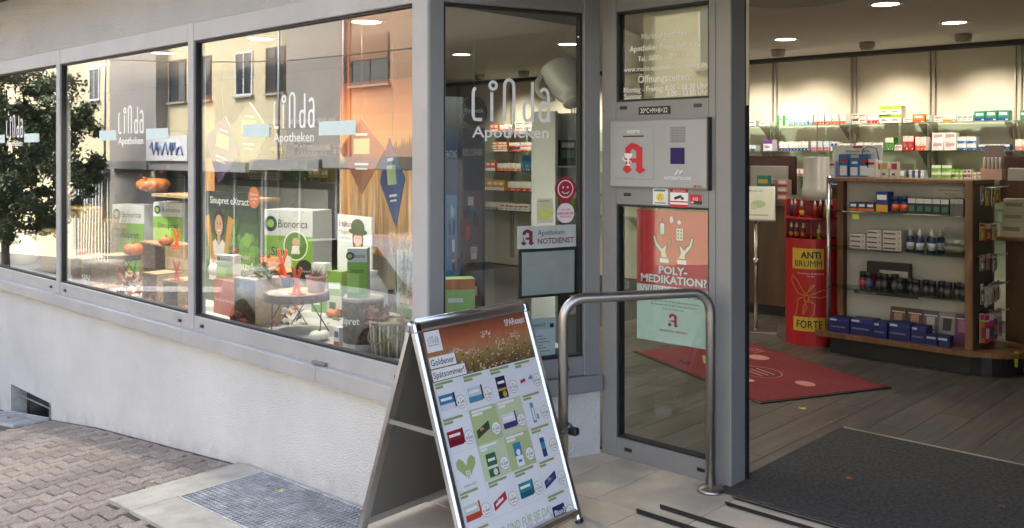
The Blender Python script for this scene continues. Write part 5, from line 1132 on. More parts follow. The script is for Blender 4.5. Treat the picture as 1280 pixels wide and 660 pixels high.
def leafspray(x, y, z, n, r, mats, label, cat='leaves', name='autumn_leaves', s=.03):
    o = thing(name, label, cat, (x, y, z))
    for mi_, m in enumerate(mats):
        g = G()
        for k in range(n):
            c = Vector((random.gauss(0, r), random.gauss(0, r * .6), abs(random.gauss(r * .5, r * .6)))); ss = random.uniform(.6, 1.3) * s
            M_ = Euler((random.uniform(-1, 1), random.uniform(-1, 1), random.uniform(0, 6.3))).to_matrix()
            pts = [(math.cos(t) * ss * (1 if i % 2 == 0 else .5), math.sin(t) * ss * (1 if i % 2 == 0 else .5), 0) for i, t in enumerate([j * math.pi / 5 for j in range(10)])]
            vs = [tuple(c + M_ @ Vector(p)) for p in pts]; g.add(vs + [tuple(c + M_ @ Vector((0, 0, ss * .2)))], [(i, (i + 1) % 10, 10) for i in range(10)], m)
        stuff(g.obj('leaves', o))
    return o
q = atz(306, 407, DZ); leafspray(q.x - .02, q.y - .03, DZ + .01, 12, .05, [FOLR], 'red autumn leaves in front of the open crate')
leafspray(q.x, q.y + .1, DZ + .302, 30, .06, [MOSS], 'moss tuft on top of the open crate', 'moss', 'moss')
leafspray(atz(200, 388, DZ).x, atz(200, 388, DZ).y - .04, DZ + .01, 16, .07, [FOLR, FOLO], 'red leaves before the two small crates')
pumpkin(96, 336, 14, .622, 'small orange pumpkin on the moss topped crate', 3.2)
pumpkin(228, 388, 13, DZ, 'small orange pumpkin at right corner of the middle window')
leafspray(-6.05, 3.5, .745, 16, .09, [FOLR, FOLO], 'red and orange autumn leaves on the large dark crate')
pumpkin(200, 312, 18, .742, 'orange pumpkin among leaves on the large dark crate', 3.5, sq=.85)
# --- neon orange crossing figures
def figure_x(px, py, hpx, y, label, z=None):
    q = aty(px, py, y); z = q.z if z is None else z
    t = y / ray(px, py)[1]; h = hpx / FPX * t
    o = thing('orange_letter', label, 'ornament', (q.x, y, z), .1, 'neon orange letters in the window')
    for s in (-1, 1):
        g = G(); g.X = Matrix.Translation((0, s * .004, h / 2)) @ Matrix.Rotation(s * R(24), 4, 'Y'); g.box(-h * .085, h * .085, -.004, .004, -h * .54, h * .54, NEON, .003); g.obj('stroke', o)
    G().box(-h * .3, h * .3, -.03, .03, 0, .006, NEON).obj('foot', o)
figure_x(353, 338, 34, 3.50, 'orange letter shape on the rear log table beside pumpkins', .657); figure_x(371, 370, 34, 3.15, 'orange letter shape on the front log table', .647)
figure_x(221, 313, 24, 3.5, 'orange letter shape on the large dark crate', .742); figure_x(221, 350, 24, 3.1, 'orange letter shape on the right small crate', .602)
# --- orange box with cartons
q = aty(272, 398, 3.12)
o = thing('orange_box', 'flat orange printed box under the white pumpkin', 'box', (q.x, 3.2, DZ)); g = G(); g.box(-.2, .2, 0, .12, 0, .235, C('c85a22')); g.text('Einsatz für Ihre Gesundheit', 0, .09, .02, WP, 1.5, 'C', w=.36); g.obj('carton_body', o)
def green_carton(x, y, z, w, h, d, label, rz=-.3, name='green_carton', logo=True):
    o = thing(name, label, 'box', (x, y, z), rz, 'white and green cartons in the window')
    g = G(); g.box(-w / 2, w / 2, 0, d, 0, h, C('d0d4d4')); g.q(-w / 2, 0, w / 2, h * .72, C('7fae3c'), 1); g.q(-w / 2, h * .1, w * .1, h * .5, C('a8cc6a'), 1.5)
    g.disc(-w * .36, h * .85, h * .085, C('24405c'), 1.5, 20); g.disc(-w * .36, h * .85, h * .045, C('9ac03a'), 2, 14)
    g.text('Bionorica', w * .1, h * .81, h * .09, BK, 1.5, 'C', w=w * .6); g.text('Sinupret', 0, h * .5, h * .1, C('2c3a2c'), 2, 'C', .01, w=w * .7)
    g.obj('carton_body', o); return o
q = aty(284, 358, 3.26); green_carton(q.x, 3.24, .637, .15, .16, .08, 'small white and green carton behind the white pumpkin', .3)
o = green_carton(aty(360, 300, 3.80).x, 3.80, .40, .44, .68, .24, 'large white and green carton behind the rear log table', .34)
g = G(); g.disc(.07, .42, .11, C('f2f4ee'), 3, 28); g.disc(.07, .42, .1, C('5a8a2a'), 4, 28); g.disc(.07, .45, .03, C('d8a888'), 5); g.pl([(.03, .36), (.11, .36), (.1, .42), (.04, .42)], C('ece8e4'), 5); g.disc(.15, .24, .08, C('2a3420'), 6, 24); g.text('Pflanzenkraft', .15, .23, .016, WP, 7, 'C'); g.q(-.08, .04, .03, .34, C('e6ece4'), 6); g.q(-.075, .05, .025, .22, C('7ab04a'), 7); g.disc(.1, .12, .05, C('d8a888'), 7); g.pl([(.04, 0), (.18, 0), (.15, .08), (.06, .08)], C('ece8e4'), 7); g.obj('print', o)
green_carton(aty(160, 320, 3.78).x, 3.78, .4, .42, .62, .2, 'left white and green carton in the middle window', .3)
green_carton(aty(210, 320, 3.80).x, 3.80, .62, .36, .45, .2, 'right white and green carton in the middle window', .3)
green_carton(aty(122, 335, 3.4).x, 3.4, .40, .2, .2, .1, 'small green carton beside the moss crate', .3)
# --- poster with woman
def person_print(g, x, z, s, lay, hair='3a2418', top='e8e4e0', spoons=True):
    sk = C('d8a284'); g.disc(x, z + .30 * s, .115 * s, C(hair), lay, 20, .15 * s); g.q(x - .03 * s, z + .1 * s, x + .03 * s, z + .22 * s, sk, lay + .5); g.disc(x, z + .29 * s, .08 * s, sk, lay + 1, 20, .11 * s)
    g.pl([(x - .2 * s, z - .28 * s), (x + .2 * s, z - .28 * s), (x + .17 * s, z + .08 * s), (x + .07 * s, z + .15 * s), (x, z + .08 * s), (x - .07 * s, z + .15 * s), (x - .17 * s, z + .08 * s)], C(top), lay + .8)
    for sx in (-1, 1): g.disc(x + sx * .03 * s, z + .31 * s, .010 * s, C('2a1a14'), lay + 1.6, 10)
    g.rib([(x - .035 * s, z + .245 * s), (x, z + .232 * s), (x + .035 * s, z + .245 * s)], .012 * s, C('f4efec'), lay + 1.6); g.rib([(x, z + .30 * s), (x + .006 * s, z + .27 * s)], .008 * s, C('b8846a'), lay + 1.5)
    for sx in (-1, 1) if spoons else (): g.pl([(x + sx * .09 * s, z - .05 * s), (x + sx * .16 * s, z - .07 * s), (x + sx * .30 * s, z + .36 * s), (x + sx * .19 * s, z + .40 * s)][::sx], C('d89a3a'), lay + 1.2)
    for sx in (-1, 1): g.disc(x + sx * .1 * s, z - .06 * s, .045 * s, sk, lay + 2, 12)
a = aty(257, 300, 3.45).x; b = aty(323, 300, 3.45).x; w = b - a; zb_, zt2 = .40, 1.22
g = G(); g.box(0, w, 0, .01, zb_, zt2, C('3f6a2a'))
for k, h in enumerate(('3a4a30', '465e30', '557a2e', '659030', '5a8430', '48702c', '3c5c28')): g.q(0, zt2 - .12 - (k + 1) * .1, w, zt2 - .12 - k * .1, C(h), 1)
g.q(0, zt2 - .13, w, zt2, C('2c3634'), 1.5); g.text('Sinupret eXtract', w * .46, zt2 - .09, .052, WP, 2, 'C', .005, w=w * .74)
for k in range(24): g.disc(w * random.uniform(.4, .98), random.uniform(zb_ + .1, zt2 - .2), random.uniform(.02, .06), C(random.choice(['6a9a34', '78a83e', '4a7428', '88b44a'])), 1.6 + k * .02, 12)
person_print(g, w * .27, .76, .72, 4)
g.pl([(w * .42, .64), (w * .95, .67), (w * .95, .80), (w * .42, .79)], C('86b82a'), 8); g.text('Nase dicht?', w * .68, .745, .035, WP, 9, 'C', w=w * .36); g.text('es aus!', w * .68, .67, .06, WP, 9, 'C', .015, w=w * .46)
g.disc(w * .93, zt2 - .03, .075, C('d87a4a'), 9, 24)
for k, t in enumerate(('Bekannt', 'aus dem', 'TV')): g.text(t, w * .93, zt2 - .015 - k * .03, .02, WP, 10, 'C')
tag(g.obj('promotion_poster', None, (a, 3.45, 0)), 'tall green poster of smiling woman holding wooden spoons', 'poster')
# --- bark drum with carton
q = atz(434, 441, DZ)
o = thing('bark_drum', 'round bark covered drum with white lettering', 'drum', (q.x, q.y + .11, DZ))
G().lathe([(.112, .05), (.115, .06), (.112, .18), (.115, .27), (.112, .28)], BARK, 32, smooth=False).obj('bark', o); G().lathe([(.113, 0), (.113, .05)], mat('birch_band', (.42, .4, .37), .8, var=.3, scale=20), 32).obj('foot_band', o); G().lathe([(.0, .28), (.114, .28), (.114, .295), (.11, .3), (.0, .3)], mat('grey_log_end', (.34, .3, .25), .8, var=.3, scale=14), 32).obj('lid', o)
g = G(); n0 = 0; g.text('chipret', 0, .16, .04, WP, 2, 'C', .015, w=.15)
for i in range(len(g.v)): x, y, z = g.v[i]; th = x / .115 - .25; g.v[i] = (.1175 * math.sin(th + .35), -.1175 * math.cos(th + .35), z)
g.obj('lettering', o)
green_carton(q.x + .01, q.y + .06, DZ + .301, .11, .27, .1, 'tall green and white carton standing on the bark drum', .75)
# second drum in the middle window
q = atz(130, 362, DZ) ; q.y = min(q.y, 3.2)
o = thing('bark_drum', 'pale log drum in the middle window beside the moss crate', 'drum', (aty(130, 360, 3.2).x, 3.2, DZ)); G().lathe([(.16, 0), (.165, .02), (.16, .2), (.165, .21), (.0, .215)], mat('pale_bark', (.2, .15, .11), .9, var=.4, scale=20, bump=1., bscale=50), 28).obj('bark', o)
g = G(); g.text('SIN', 0, .07, .05, WP, 2, 'C', .01); g.obj('lettering', o, (.05, -.168, 0), (0, 0, .25))
# --- standee of person with green hat, and booklet cards
q = aty(440, 330, 3.75)
g = G(); g.box(-.24, .2, 0, .01, .55, 1.08, C('dfe3e4')); g.text('Erkältung?', -.22, 1.0, .04, BK, 1.5, 'L', .005, w=.2); g.text('Pflanzlich', -.22, .95, .028, GRY, 1.5); g.text('behandeln', -.22, .91, .028, GRY, 1.5)
person_print(g, .03, .74, .62, 2, '5a3a24', 'c89a8a', False); g.disc(.03, 1.005, .085, C('4a5a30'), 5, 24, .055); g.disc(.03, .975, .12, C('42522c'), 5.5, 24, .022)
tag(g.obj('cardboard_standee', None, (q.x, 3.78, 0), (0, 0, -.1)), 'white cardboard standee of person in green hat behind bark drum', 'standee')
tag(G().box(-.2, .18, .0, .2, .0, .15, C('6a7a8a')).obj('standee_base', None, (q.x, 3.72, .40)), 'bluish block under the white cardboard standee', 'block')
q = atz(402, 438, DZ)
carton(q.x, q.y + .1, DZ, .05, .05, .115, 'e4e4e0', ((0, 0, 1, .3, 'b83a30'), (.1, .5, .9, .8, '2a4a8a')), 'small white jar like carton left of the bark drum', 'small jar')
carton(q.x - .06, q.y + .28, DZ, .13, .03, .25, '24446a', ((.1, .5, .9, .8, '3a6a9a'),), 'dark blue carton behind the small white carton', 'dark blue carton')
# --- woven basket with pampas grass
q = atz(468, 448, DZ)
o = thing('woven_basket', 'woven pale basket with rope handle by window corner', 'basket', (q.x, q.y + .12, DZ))
BSK = mat('basket_weave', (.40, .33, .22), .85, var=.35, scale=60, bump=1., bscale=140)
g = G()
for k in range(30):
    w = 2 * math.pi * k / 30; g.tube([(.10 * math.cos(w), .10 * math.sin(w), .0), (.112 * math.cos(w), .112 * math.sin(w), .09), (.118 * math.cos(w), .118 * math.sin(w), .185)], .006, BSK if k % 2 else mat('white_cane', (.6, .56, .48), .7), 6)
g.obj('stakes', o); G().lathe([(.095, .002), (.107, .09), (.112, .182)], BSK, 30).obj('wall', o)
G().tube([(.119 * math.cos(t), .119 * math.sin(t), .188) for t in [i * math.pi / 12 for i in range(24)]], .009, BSK, 8, closed=True).obj('rim', o)
G().tube([(.118 * math.cos(t), -.118 * abs(math.sin(t)) - .012, .17 - .09 * math.sin(t)) for t in [i * math.pi / 12 for i in range(13)]], .006, mat('rope', (.42, .33, .2), .9, bump=1., bscale=200), 8).obj('rope_handle', o)
pam = thing('pampas_grass', 'tall cream pampas grass plumes standing in the basket', 'dried grass', (q.x + .05, q.y + .14, DZ + .03))
PM = mat('pampas', (.55, .47, .33), .95, var=.2, scale=30); g = G()
for s in range(7):
    dx, dy = random.uniform(-.05, .12), random.uniform(-.04, .06); hgt = random.uniform(.45, .72); st = G()
    st.tube([(0, 0, 0), (dx * .5, dy * .5, hgt * .5), (dx, dy, hgt)], .0025, PM, 5).obj('stalk', pam)
    for k in range(170):
        t = random.uniform(.55, 1.0); c = Vector((dx * t, dy * t, hgt * t)); sp = .03 * math.sin((t - .5) * math.pi) + .006
        d = Vector((random.gauss(0, sp), random.gauss(0, sp), random.uniform(.01, .045))); n = d.cross(Vector((0, 0, 1))).normalized() * .0016
        g.add([tuple(c - n), tuple(c + n), tuple(c + d)], [(0, 1, 2)], PM)
stuff(g.obj('plume', pam))
leafspray(q.x - .09, q.y + .06, DZ + .16, 20, .06, [FOLO, FOLR], 'rust coloured oak leaves spilling from the basket', s=.035)
vs = tag(G().lathe([(.0, .0), (.07, .005), (.10, .06), (.115, .16), (.11, .26), (.07, .33), (.045, .36), (.05, .38)], mat('white_ceramic', (.62, .62, .62), .5, var=.03), 28, (aty(462, 400, 3.5).x, 3.5, DZ)).obj('white_vase'), 'large matt white vase behind bark drum and basket', 'vase')
q = aty(496, 340, 3.3)
g = G(); g.box(0, .26, 0, .008, .60, .96, C('d4e8d8')); g.text('Gesund bleiben', .02, .89, .026, C('2c4a3a'), 1.5, w=.22); g.text('natürlich stark', .02, .85, .022, C('2c4a3a'), 1.5, w=.18); g.q(0, .6, .26, .64, C('8aba6a'), 1.5)
for k in range(6): g.q(.03 + (k % 3) * .075, .66 + (k // 3) * .07, .09 + (k % 3) * .075, .72 + (k // 3) * .07, C(['e0a040', 'd86a4a', 'f0f0f0', 'c8d8e0', 'e07a50', 'e8d060'][k]), 2)
o = tag(g.obj('green_card', None, (q.x, 3.3, 0)), 'pale green standing card at right end of the display', 'card'); G().box(.02, .24, .01, .15, .40, .598, C('4a3f33')).obj('card_block', o)
q = atz(365, 377, .647)
tag(G().add([(-.08, -.05, 0), (.08, -.05, 0), (.08, .05, 0), (-.08, .05, 0)], [(0, 1, 2, 3)], C('e8e8e4')).add([(-.07, -.04, .001), (.0, -.04, .001), (.0, .0, .001), (-.07, .0, .001)], [(0, 1, 2, 3)], C('b85a4a')).obj('leaflet', None, (aty(358, 370, 3.14).x, 3.13, .6472), (0, 0, .3)), 'printed leaflet lying on the front log table', 'leaflet')
pt = thing('flower_pot', 'small pinkish pot with dry heather on the front log table', 'plant', (aty(392, 355, 3.28).x, 3.30, .645)); G().lathe([(.05, 0), (.065, .09), (.068, .1), (.06, .1), (.055, .03), (0, .02)], C('d8b0a8'), 20).obj('pot', pt); stuff(G().add(*(lambda r_: ([p for k in range(200) for p in ((lambda c, d: ((c[0], c[1], c[2]), (c[0] + .004, c[1], c[2]), (c[0] + d[0], c[1] + d[1], c[2] + d[2])))((r_.gauss(0, .025), r_.gauss(0, .025), .08), (r_.gauss(0, .04), r_.gauss(0, .04), r_.uniform(.03, .1))))], [(3 * i, 3 * i + 1, 3 * i + 2) for i in range(200)]))(random.Random(5)), mat('dry_heather', (.16, .1, .06), .9)).obj('heather', pt))
# --- hanging kites and banners
def kite(px, y, py_t, py_m, py_b, w_px, col, hilite, label, rz=0, tilt=0.):
    q = aty(px, py_m, y); t = y / ray(px, py_m)[1]; k = t / FPX
    hw = w_px / 2 * k / .62; zt3 = (py_m - py_t) * k; zb3 = (py_b - py_m) * k
    o = thing('hanging_kite', label, 'hanging decoration', tuple(q), rz, 'diamond shaped cards hanging in the window')
    g = G(); g.X = Matrix.Rotation(tilt, 4, 'Y')
    g.prism([(-hw, 0), (0, -zb3), (hw, 0), (0, zt3)], 0, .004, C(col)); g.pl([(0, -zb3), (hw, 0), (0, zt3)], C(hilite), 1); g.q(-hw * .35, -zb3 * .1, hw * .35, zt3 * .35, C('c8d4a0'), 2); g.q(-hw * .3, -zb3 * .35, hw * .3, -zb3 * .3, WP, 2); g.q(-hw * .25, -zb3 * .45, hw * .25, -zb3 * .41, WP, 2); g.q(-hw * .25, zt3 * .45, hw * .25, zt3 * .52, WP, 2)
    g.obj('card', o); G().tube([(0, .002, zt3), (0, .002, 2.5 - q.z)], .001, SILVER, 4).obj('thread', o)
kite(490, 3.1, 172, 225, 285, 31, '2a4a82', '3a5c98', 'dark blue diamond card hanging near the window corner', 0, -.12)
kite(278, 3.2, 145, 180, 232, 55, '6a4a7a', '7c5a8c', 'purple diamond card hanging at left of right window', 0, .2)
kite(311, 3.15, 128, 162, 218, 58, '8a8a5a', '94946a', 'olive green diamond card hanging behind the lettering', 0, .06)
kite(452, 3.35, 148, 187, 243, 58, '9a5a3a', 'a8684a', 'brown diamond card hanging before the autumn banner', 0, 0)
def autumn_banner(px0, px1, y, z0, z1, label):
    a, b = aty(px0, 200, y).x, aty(px1, 200, y).x; w = b - a
    g = G(); g.box(0, w, 0, .004, z0, z1, C('c87038')); zm = z0 + (z1 - z0) * .52
    for k, h in enumerate(('b0623a', 'b26c40', 'b07648', 'ac8050', 'a88a5a')): g.q(0, z1 - (k + 1) * (z1 - zm) / 5, w, z1 - k * (z1 - zm) / 5, C(h), 1)
    g.q(0, z0, w, zm, woodmat('printed_planks', hx('6a4a28'), hx('b48c58'), .6, (14, 14, 1.2), 0, 2.2, 0), 1)
    rr = random.Random(px0); x = 0; pts = [(0, zm - .03)]
    while x < w - .012: pts += [(min(w, x + .01), zm + .02 + rr.uniform(0, .07) + .14 * (x / w)), (min(w, x + .02), zm - .0 + .14 * (x / w))]; x += .02
    pts += [(w, zm + .0)]
    for i in range(len(pts) - 1): g.add([(pts[i][0], -.0012, min(pts[i][1], zm) - .035), (pts[i + 1][0], -.0012, min(pts[i + 1][1], zm) - .035), (pts[i + 1][0], -.0012, pts[i + 1][1]), (pts[i][0], -.0012, pts[i][1])], [(0, 1, 2, 3)], C('2e2a24'))
    tag(g.obj('autumn_banner', None, (a, y, 0)), label, 'banner', 'autumn forest banners in the window')
autumn_banner(425, 516, 3.92, .80, 2.0, 'orange autumn forest banner at the right of display')
autumn_banner(243, 268, 3.9, .95, 2.0, 'narrow orange autumn banner at the left window mullion')
# --- hay and grass in the middle and left window
def hay(px, y, z, w, h, d, label):
    q = aty(px, 300, y); o = thing('hay_bale', label, 'hay bale', (q.x, y, z), .05, 'hay bales in the shop window'); g = G().box(-w / 2, w / 2, 0, d, 0, h, STRAW, .02); g.obj('core', o); g = G()
    for k in range(700):
        x, zz = random.uniform(-w / 2, w / 2), random.uniform(0, h); f = random.random() < .7; p = Vector((x, -.002, zz)) if f else Vector((x, random.uniform(0, d), h)); a_ = random.uniform(0, 6.28)
        dd = Vector((math.cos(a_) * .035, -.012, math.sin(a_) * .035)) if f else Vector((math.cos(a_) * .035, math.sin(a_) * .035, .014)); n = Vector((.0016, 0, .0016))
        g.add([tuple(p - n), tuple(p + n), tuple(p + dd)], [(0, 1, 2)], STRAW if k % 3 else MOSS)
    stuff(g.obj('loose_straw', o))
hay(91, 3.3, .4, .26, .62, .22, 'upright hay bale at left of the middle window'); hay(62, 3.2, .4, .4, .4, .25, 'hay bale at the right of the left window'); hay(110, 3.45, .4, .24, .5, .2, 'stacked hay bale behind the moss crate')
gr = thing('dried_grass', 'bunch of dry green grasses standing beside the left green carton', 'dried grass', (aty(136, 320, 3.6).x, 3.6, DZ)); g = G()
for k in range(160):
    a_ = random.uniform(0, 6.28); r = abs(random.gauss(0, .14)); hh = random.uniform(.35, .78); p = Vector((random.gauss(0, .02), random.gauss(0, .02), 0)); e = Vector((r * math.cos(a_), r * math.sin(a_), hh)); n = Vector((.003, .001, 0)); m_ = p.lerp(e, .5) + Vector((-r * .2 * math.cos(a_), 0, .05))
    g.add([tuple(p - n), tuple(p + n), tuple(m_ + n), tuple(m_ - n), tuple(e)], [(0, 1, 2, 3), (3, 2, 4)], MOSS if k % 2 else STRAW)
stuff(g.obj('blades', gr))
jug = thing('milk_jug', 'pale grey jug with handle in the left window', 'jug', (aty(30, 335, 3.3).x, 3.3, DZ)); G().lathe([(.0, 0), (.10, .005), (.13, .08), (.11, .2), (.07, .26), (.085, .3)], WPK, 24).obj('body', jug); G().tube([(-.09, 0, .24), (-.16, 0, .23), (-.17, 0, .14), (-.12, 0, .09)], .012, WPK, 8).obj('handle', jug)
# --- goods on shelves on the partition seen over the display
YP = 6.12
ps = thing('partition_shelving', 'shop shelving with goods seen over the window display', 'shelving')
for z in (.85, 1.18, 1.5, 1.82): G().box(-12.5, -8.0, 6.08, 6.395, z - .02, z - .001, mat('beech_shelf', (.32, .25, .17), .5)).obj('shelf', ps)
G().box(-10.4, -8.0, 5.6, 5.64, .0, 1.12, mat('white_counter_back', (.52, .53, .53), .5)).obj('counter_back', ps)
for r in [(308, 326, 6, 9, 1.5, 'e8dcc8', 'stripe', 'a08a60', 'beige carton', 'shelf over display, upper left'), (335, 356, 5, 9, 1.5, 'eadfd0', 'band', 'b89a70', 'pale carton with tan foot', 'shelf over display, upper middle'), (366, 380, 4, 14, 1.5, '8a2430', 'two', '5a1822', 'dark red carton', 'shelf over display, upper middle'), (382, 412, 6, 11, 1.5, 'e4e0d0', 'band', '6a8a3a', 'white and green carton', 'shelf over display, upper right'), (414, 430, 3, 11, 1.5, 'e8c8b0', 'stripe', 'd8683a', 'white and orange carton', 'shelf over display, upper right'),
          (362, 382, 2, 24, 1.18, '5a8a3a', 'top', 'b8c0a8', 'upright green carton', 'shelf over display, lower middle'), (384, 410, 5, 16, 1.18, 'c8b03a', 'two', '3a3a3a', 'yellow and black carton', 'shelf over display, lower right'), (310, 345, 8, 9, 1.18, 'd8d0c0', 'stripe', '9a8a70', 'grey beige carton', 'shelf over display, lower left'),
          (312, 350, 7, 10, 1.82, 'd8d4cc', 'band', 'a87a4a', 'pale carton', 'highest shelf over display'), (360, 420, 10, 10, 1.82, 'e0d8d0', 'two', '5a7a9a', 'pale carton with blue foot', 'highest shelf over display')]:
    run(r[0], r[1], r[2], r[3], r[4], YP, r[5], r[6], r[7], r[8], r[9], 'cartons on the shelving over the display')
# ================================================================= LEAVES ON THE GROUND
DRY = mat('dry_leaf', (.42, .26, .10), .7, var=.35, scale=40); DRY2 = mat('pale_dry_leaf', (.55, .47, .26), .7, var=.25, scale=40); DRY3 = mat('rust_leaf', (.30, .10, .04), .7, var=.35, scale=40)
def leaf(p, s, m, label, rz):
    g = G(); o_ = [(0, -1), (.35, -.7), (.8, -.55), (.55, -.1), (.95, .3), (.45, .35), (.3, .75), (0, 1), (-.3, .7), (-.5, .3), (-.9, .35), (-.6, -.1), (-.8, -.5), (-.3, -.65)]
    vs = [(x * s, y * s * .8, .0025 + s * .45 * (abs(x) ** 1.6) * (.6 + .4 * math.sin(3 * y))) for x, y in o_] + [(0, 0, .003 + s * .12)]
    g.add(vs, [(i, (i + 1) % 14, 14) for i in range(14)], m); g.tube([(0, -s * .7, .004), (0, -s * 1.5, .006)], .0012, m, 4)
    tag(g.obj('fallen_leaf', None, tuple(p), (0, 0, rz)), label, 'leaf', 'fallen leaves')
def lg(px, py, z=None):
    if z is not None: return atz(px, py, z)
    z = -.3
    for _ in range(8): p = atz(px, py, z); z = gz(p.x, p.y)
    return Vector((p.x, p.y, z + .008))
leaf(lg(1003, 511, .001), .028, DRY2, 'pale dry leaf on the shop floor before the red mat', .6)
leaf(lg(1060, 598, .0145), .024, DRY3, 'rust brown leaf in the middle of the doormat', 1.)
leaf(lg(1252, 634, .0145), .018, DRY3, 'small brown leaf on the right of the doormat', 2.)
leaf(lg(1039, 528, .001), .008, DRY2, 'tiny leaf scrap beside the doormat corner', .3)
leaf(lg(350, 616), .032, DRY2, 'pale curled leaf lying on the larger grating', 1.3)
leaf(lg(336, 610), .012, DRY3, 'tiny rust leaf beside the pale curled leaf on grating', .3)
for k, (px, py, s, m, lb) in enumerate(((117, 565, .016, DRY3, 'small brown leaf on the pavers below the wall middle'), (190, 605, .014, DRY2, 'small pale leaf on the pavers near the concrete surround'), (62, 582, .014, DRY, 'small tan leaf on the pavers further left'), (12, 524, .03, DRY3, 'brown leaf at left on the smaller grating'), (33, 523, .022, DRY2, 'pale leaf at right on the smaller grating'), (58, 532, .026, DRY3, 'rust leaf at corner of the smaller grating'), (30, 541, .02, DRY2, 'pale leaf at front edge of the smaller grating'))):
    leaf(lg(px, py) + Vector((0, 0, .004)), s, m, lb, k * 1.1)

# more of the autumn dressing
pumpkin(330, 402, 15, DZ, 'small white pumpkin between crate and front log table', m=WPK)
pumpkin(462, 398, 26, DZ, 'orange pumpkin in front of the white vase', 3.36)
pumpkin(410, 372, 20, DZ, 'orange pumpkin on display floor behind the front table', 3.62)
pumpkin(118, 362, 16, DZ, 'orange pumpkin at the foot of the pale log drum', 3.04)
leafspray(aty(345, 400, 3.3).x, 3.32, DZ + .005, 22, .12, [FOLO, FOLR], 'scattered autumn leaves under the front log table')
leafspray(aty(160, 365, 3.1).x, 3.12, DZ + .005, 22, .12, [FOLO, FOLR], 'scattered autumn leaves beneath log table of middle window')
leafspray(aty(440, 395, 3.45).x, 3.46, DZ + .01, 30, .10, [MOSS, FOLO], 'moss and leaves heaped behind the bark drum', 'moss', 'moss')
leafspray(aty(180, 245, 3.8).x, 3.82, 1.15, 14, .12, [FOLO], 'orange leaves beside the large pumpkin on ledge')
for k, (px, hh) in enumerate(((398, .34), (418, .30))):
    carton(aty(px, 380, 3.7).x, 3.7, DZ, .12, .07, hh, ('e4e8e4', '86b04a')[k], ((0, 0, 1, .45, ('7fae3c', 'd8e4c8')[k]), (.1, .6, .9, .75, ('2c3a2c', 'f0f4ec')[k]), (.15, .15, .6, .3, ('f0f4ec', '4a6a2a')[k])), ('white carton with green foot, left of two behind bark drum', 'green carton with pale foot, right of two behind bark drum')[k], 'cartons behind the bark drum', .3)
# ================================================================= ACROSS THE STREET (seen as reflections in the windows)
HYR = -12.0
def house(label, x0, x1, zt, walls, wins, m_wall, name='townhouse', shop=None, y=HYR, depth=9, roofm=None, plinth_z=None):
    o = thing(name, label, 'house', (0, 0, 0)); zb = min(gz(x0, y), gz(x1, y)) - .3
    G().box(x0, x1, y - depth, y, zb, zt, m_wall).obj('wall', o)
    rm_ = roofm or mat('roof_tiles', (.16, .06, .04), .85, var=.25, scale=6)
    G().add([(x0 - .3, y + .4, zt - .1), (x1 + .3, y + .4, zt - .1), (x1 + .3, y - depth / 2, zt + 3.2), (x0 - .3, y - depth / 2, zt + 3.2), (x0 - .3, y - depth - .4, zt - .1), (x1 + .3, y - depth - .4, zt - .1)], [(0, 1, 2, 3), (3, 2, 5, 4), (0, 3, 4), (1, 5, 2)], rm_).obj('roof', o)
    for (a, b, m, pr) in walls: G().box(a, b, y, y + pr, zb, zt - .15, m).obj('bay', o)
    DG = mat('house_pane', (.05, .06, .07), .06, spec=.8)
    for w_ in wins:
        xc, zc, w, h, fm = w_[:5]; yo = w_[5] if len(w_) > 5 else 0
        f = G(); e = .07; yy = y + yo
        f.box(xc - w / 2, xc - w / 2 + e, yy, yy + .05, zc - h / 2, zc + h / 2, fm); f.box(xc + w / 2 - e, xc + w / 2, yy, yy + .05, zc - h / 2, zc + h / 2, fm); f.box(xc - w / 2 + e, xc + w / 2 - e, yy, yy + .05, zc - h / 2, zc - h / 2 + e, fm); f.box(xc - w / 2 + e, xc + w / 2 - e, yy, yy + .05, zc + h / 2 - e, zc + h / 2, fm); f.box(xc - .03, xc + .03, yy, yy + .045, zc - h / 2 + e, zc + h / 2 - e, fm)
        wo = f.obj('window', o); G().box(xc - w / 2 + e, xc + w / 2 - e, yy, yy + .02, zc - h / 2 + e, zc + h / 2 - e, DG).obj('pane', wo)
        G().box(xc - w / 2 - .08, xc + w / 2 + .08, yy, yy + .14, zc - h / 2 - .07, zc - h / 2 - .001, mat('stone_sill', (.35, .33, .3), .8)).obj('sill', wo)
        if len(w_) > 6:
            s = G()
            for k in range(9): s.box(xc - w / 2 + .02, xc + w / 2 - .02, yy + .051, yy + .068, zc + h / 2 - (k + 1) * h * .055, zc + h / 2 - k * h * .055 - .012, mat('shutter_slat', (.35, .17, .10), .6))
            s.obj('roller_shutter', wo)
    return o
YEL = mat('yellow_render', (.58, .51, .34), .9, var=.05, scale=.8, spec=.2); GRH = mat('grey_bay_render', (.30, .28, .26), .9, var=.06, scale=.8, spec=.2)
ORH = mat('orange_render', (.44, .27, .18), .9, var=.06, scale=.8, spec=.2); CRH = mat('cream_house_render', (.62, .55, .36), .9, var=.05, scale=.8, spec=.2)
REDH = mat('red_trim_render', (.42, .13, .07), .9, var=.06, scale=.8)
WFR = mat('window_white', (.65, .65, .64), .5); BFR = mat('window_brown', (.10, .06, .045), .5)
mx = lambda px, py=100: mirrored(px, py, HYR)
X = lambda px: mx(px)[0]
wz = mx(303, 92)[1]
yel = house('yellow house with grey bay across the street', X(60), X(355) + .0, 7.6, [(X(150), X(208), GRH, .5)], [(X(117), wz + .3, 1.2, 1.5, WFR), (X(145), wz + .3, 1.2, 1.5, BFR), (X(221), wz, 1.4, 1.7, BFR), (X(252), wz, 1.4, 1.7, BFR), (X(304), wz, 1.2, 1.6, WFR), (X(343), wz, 1.2, 1.6, BFR)], YEL)
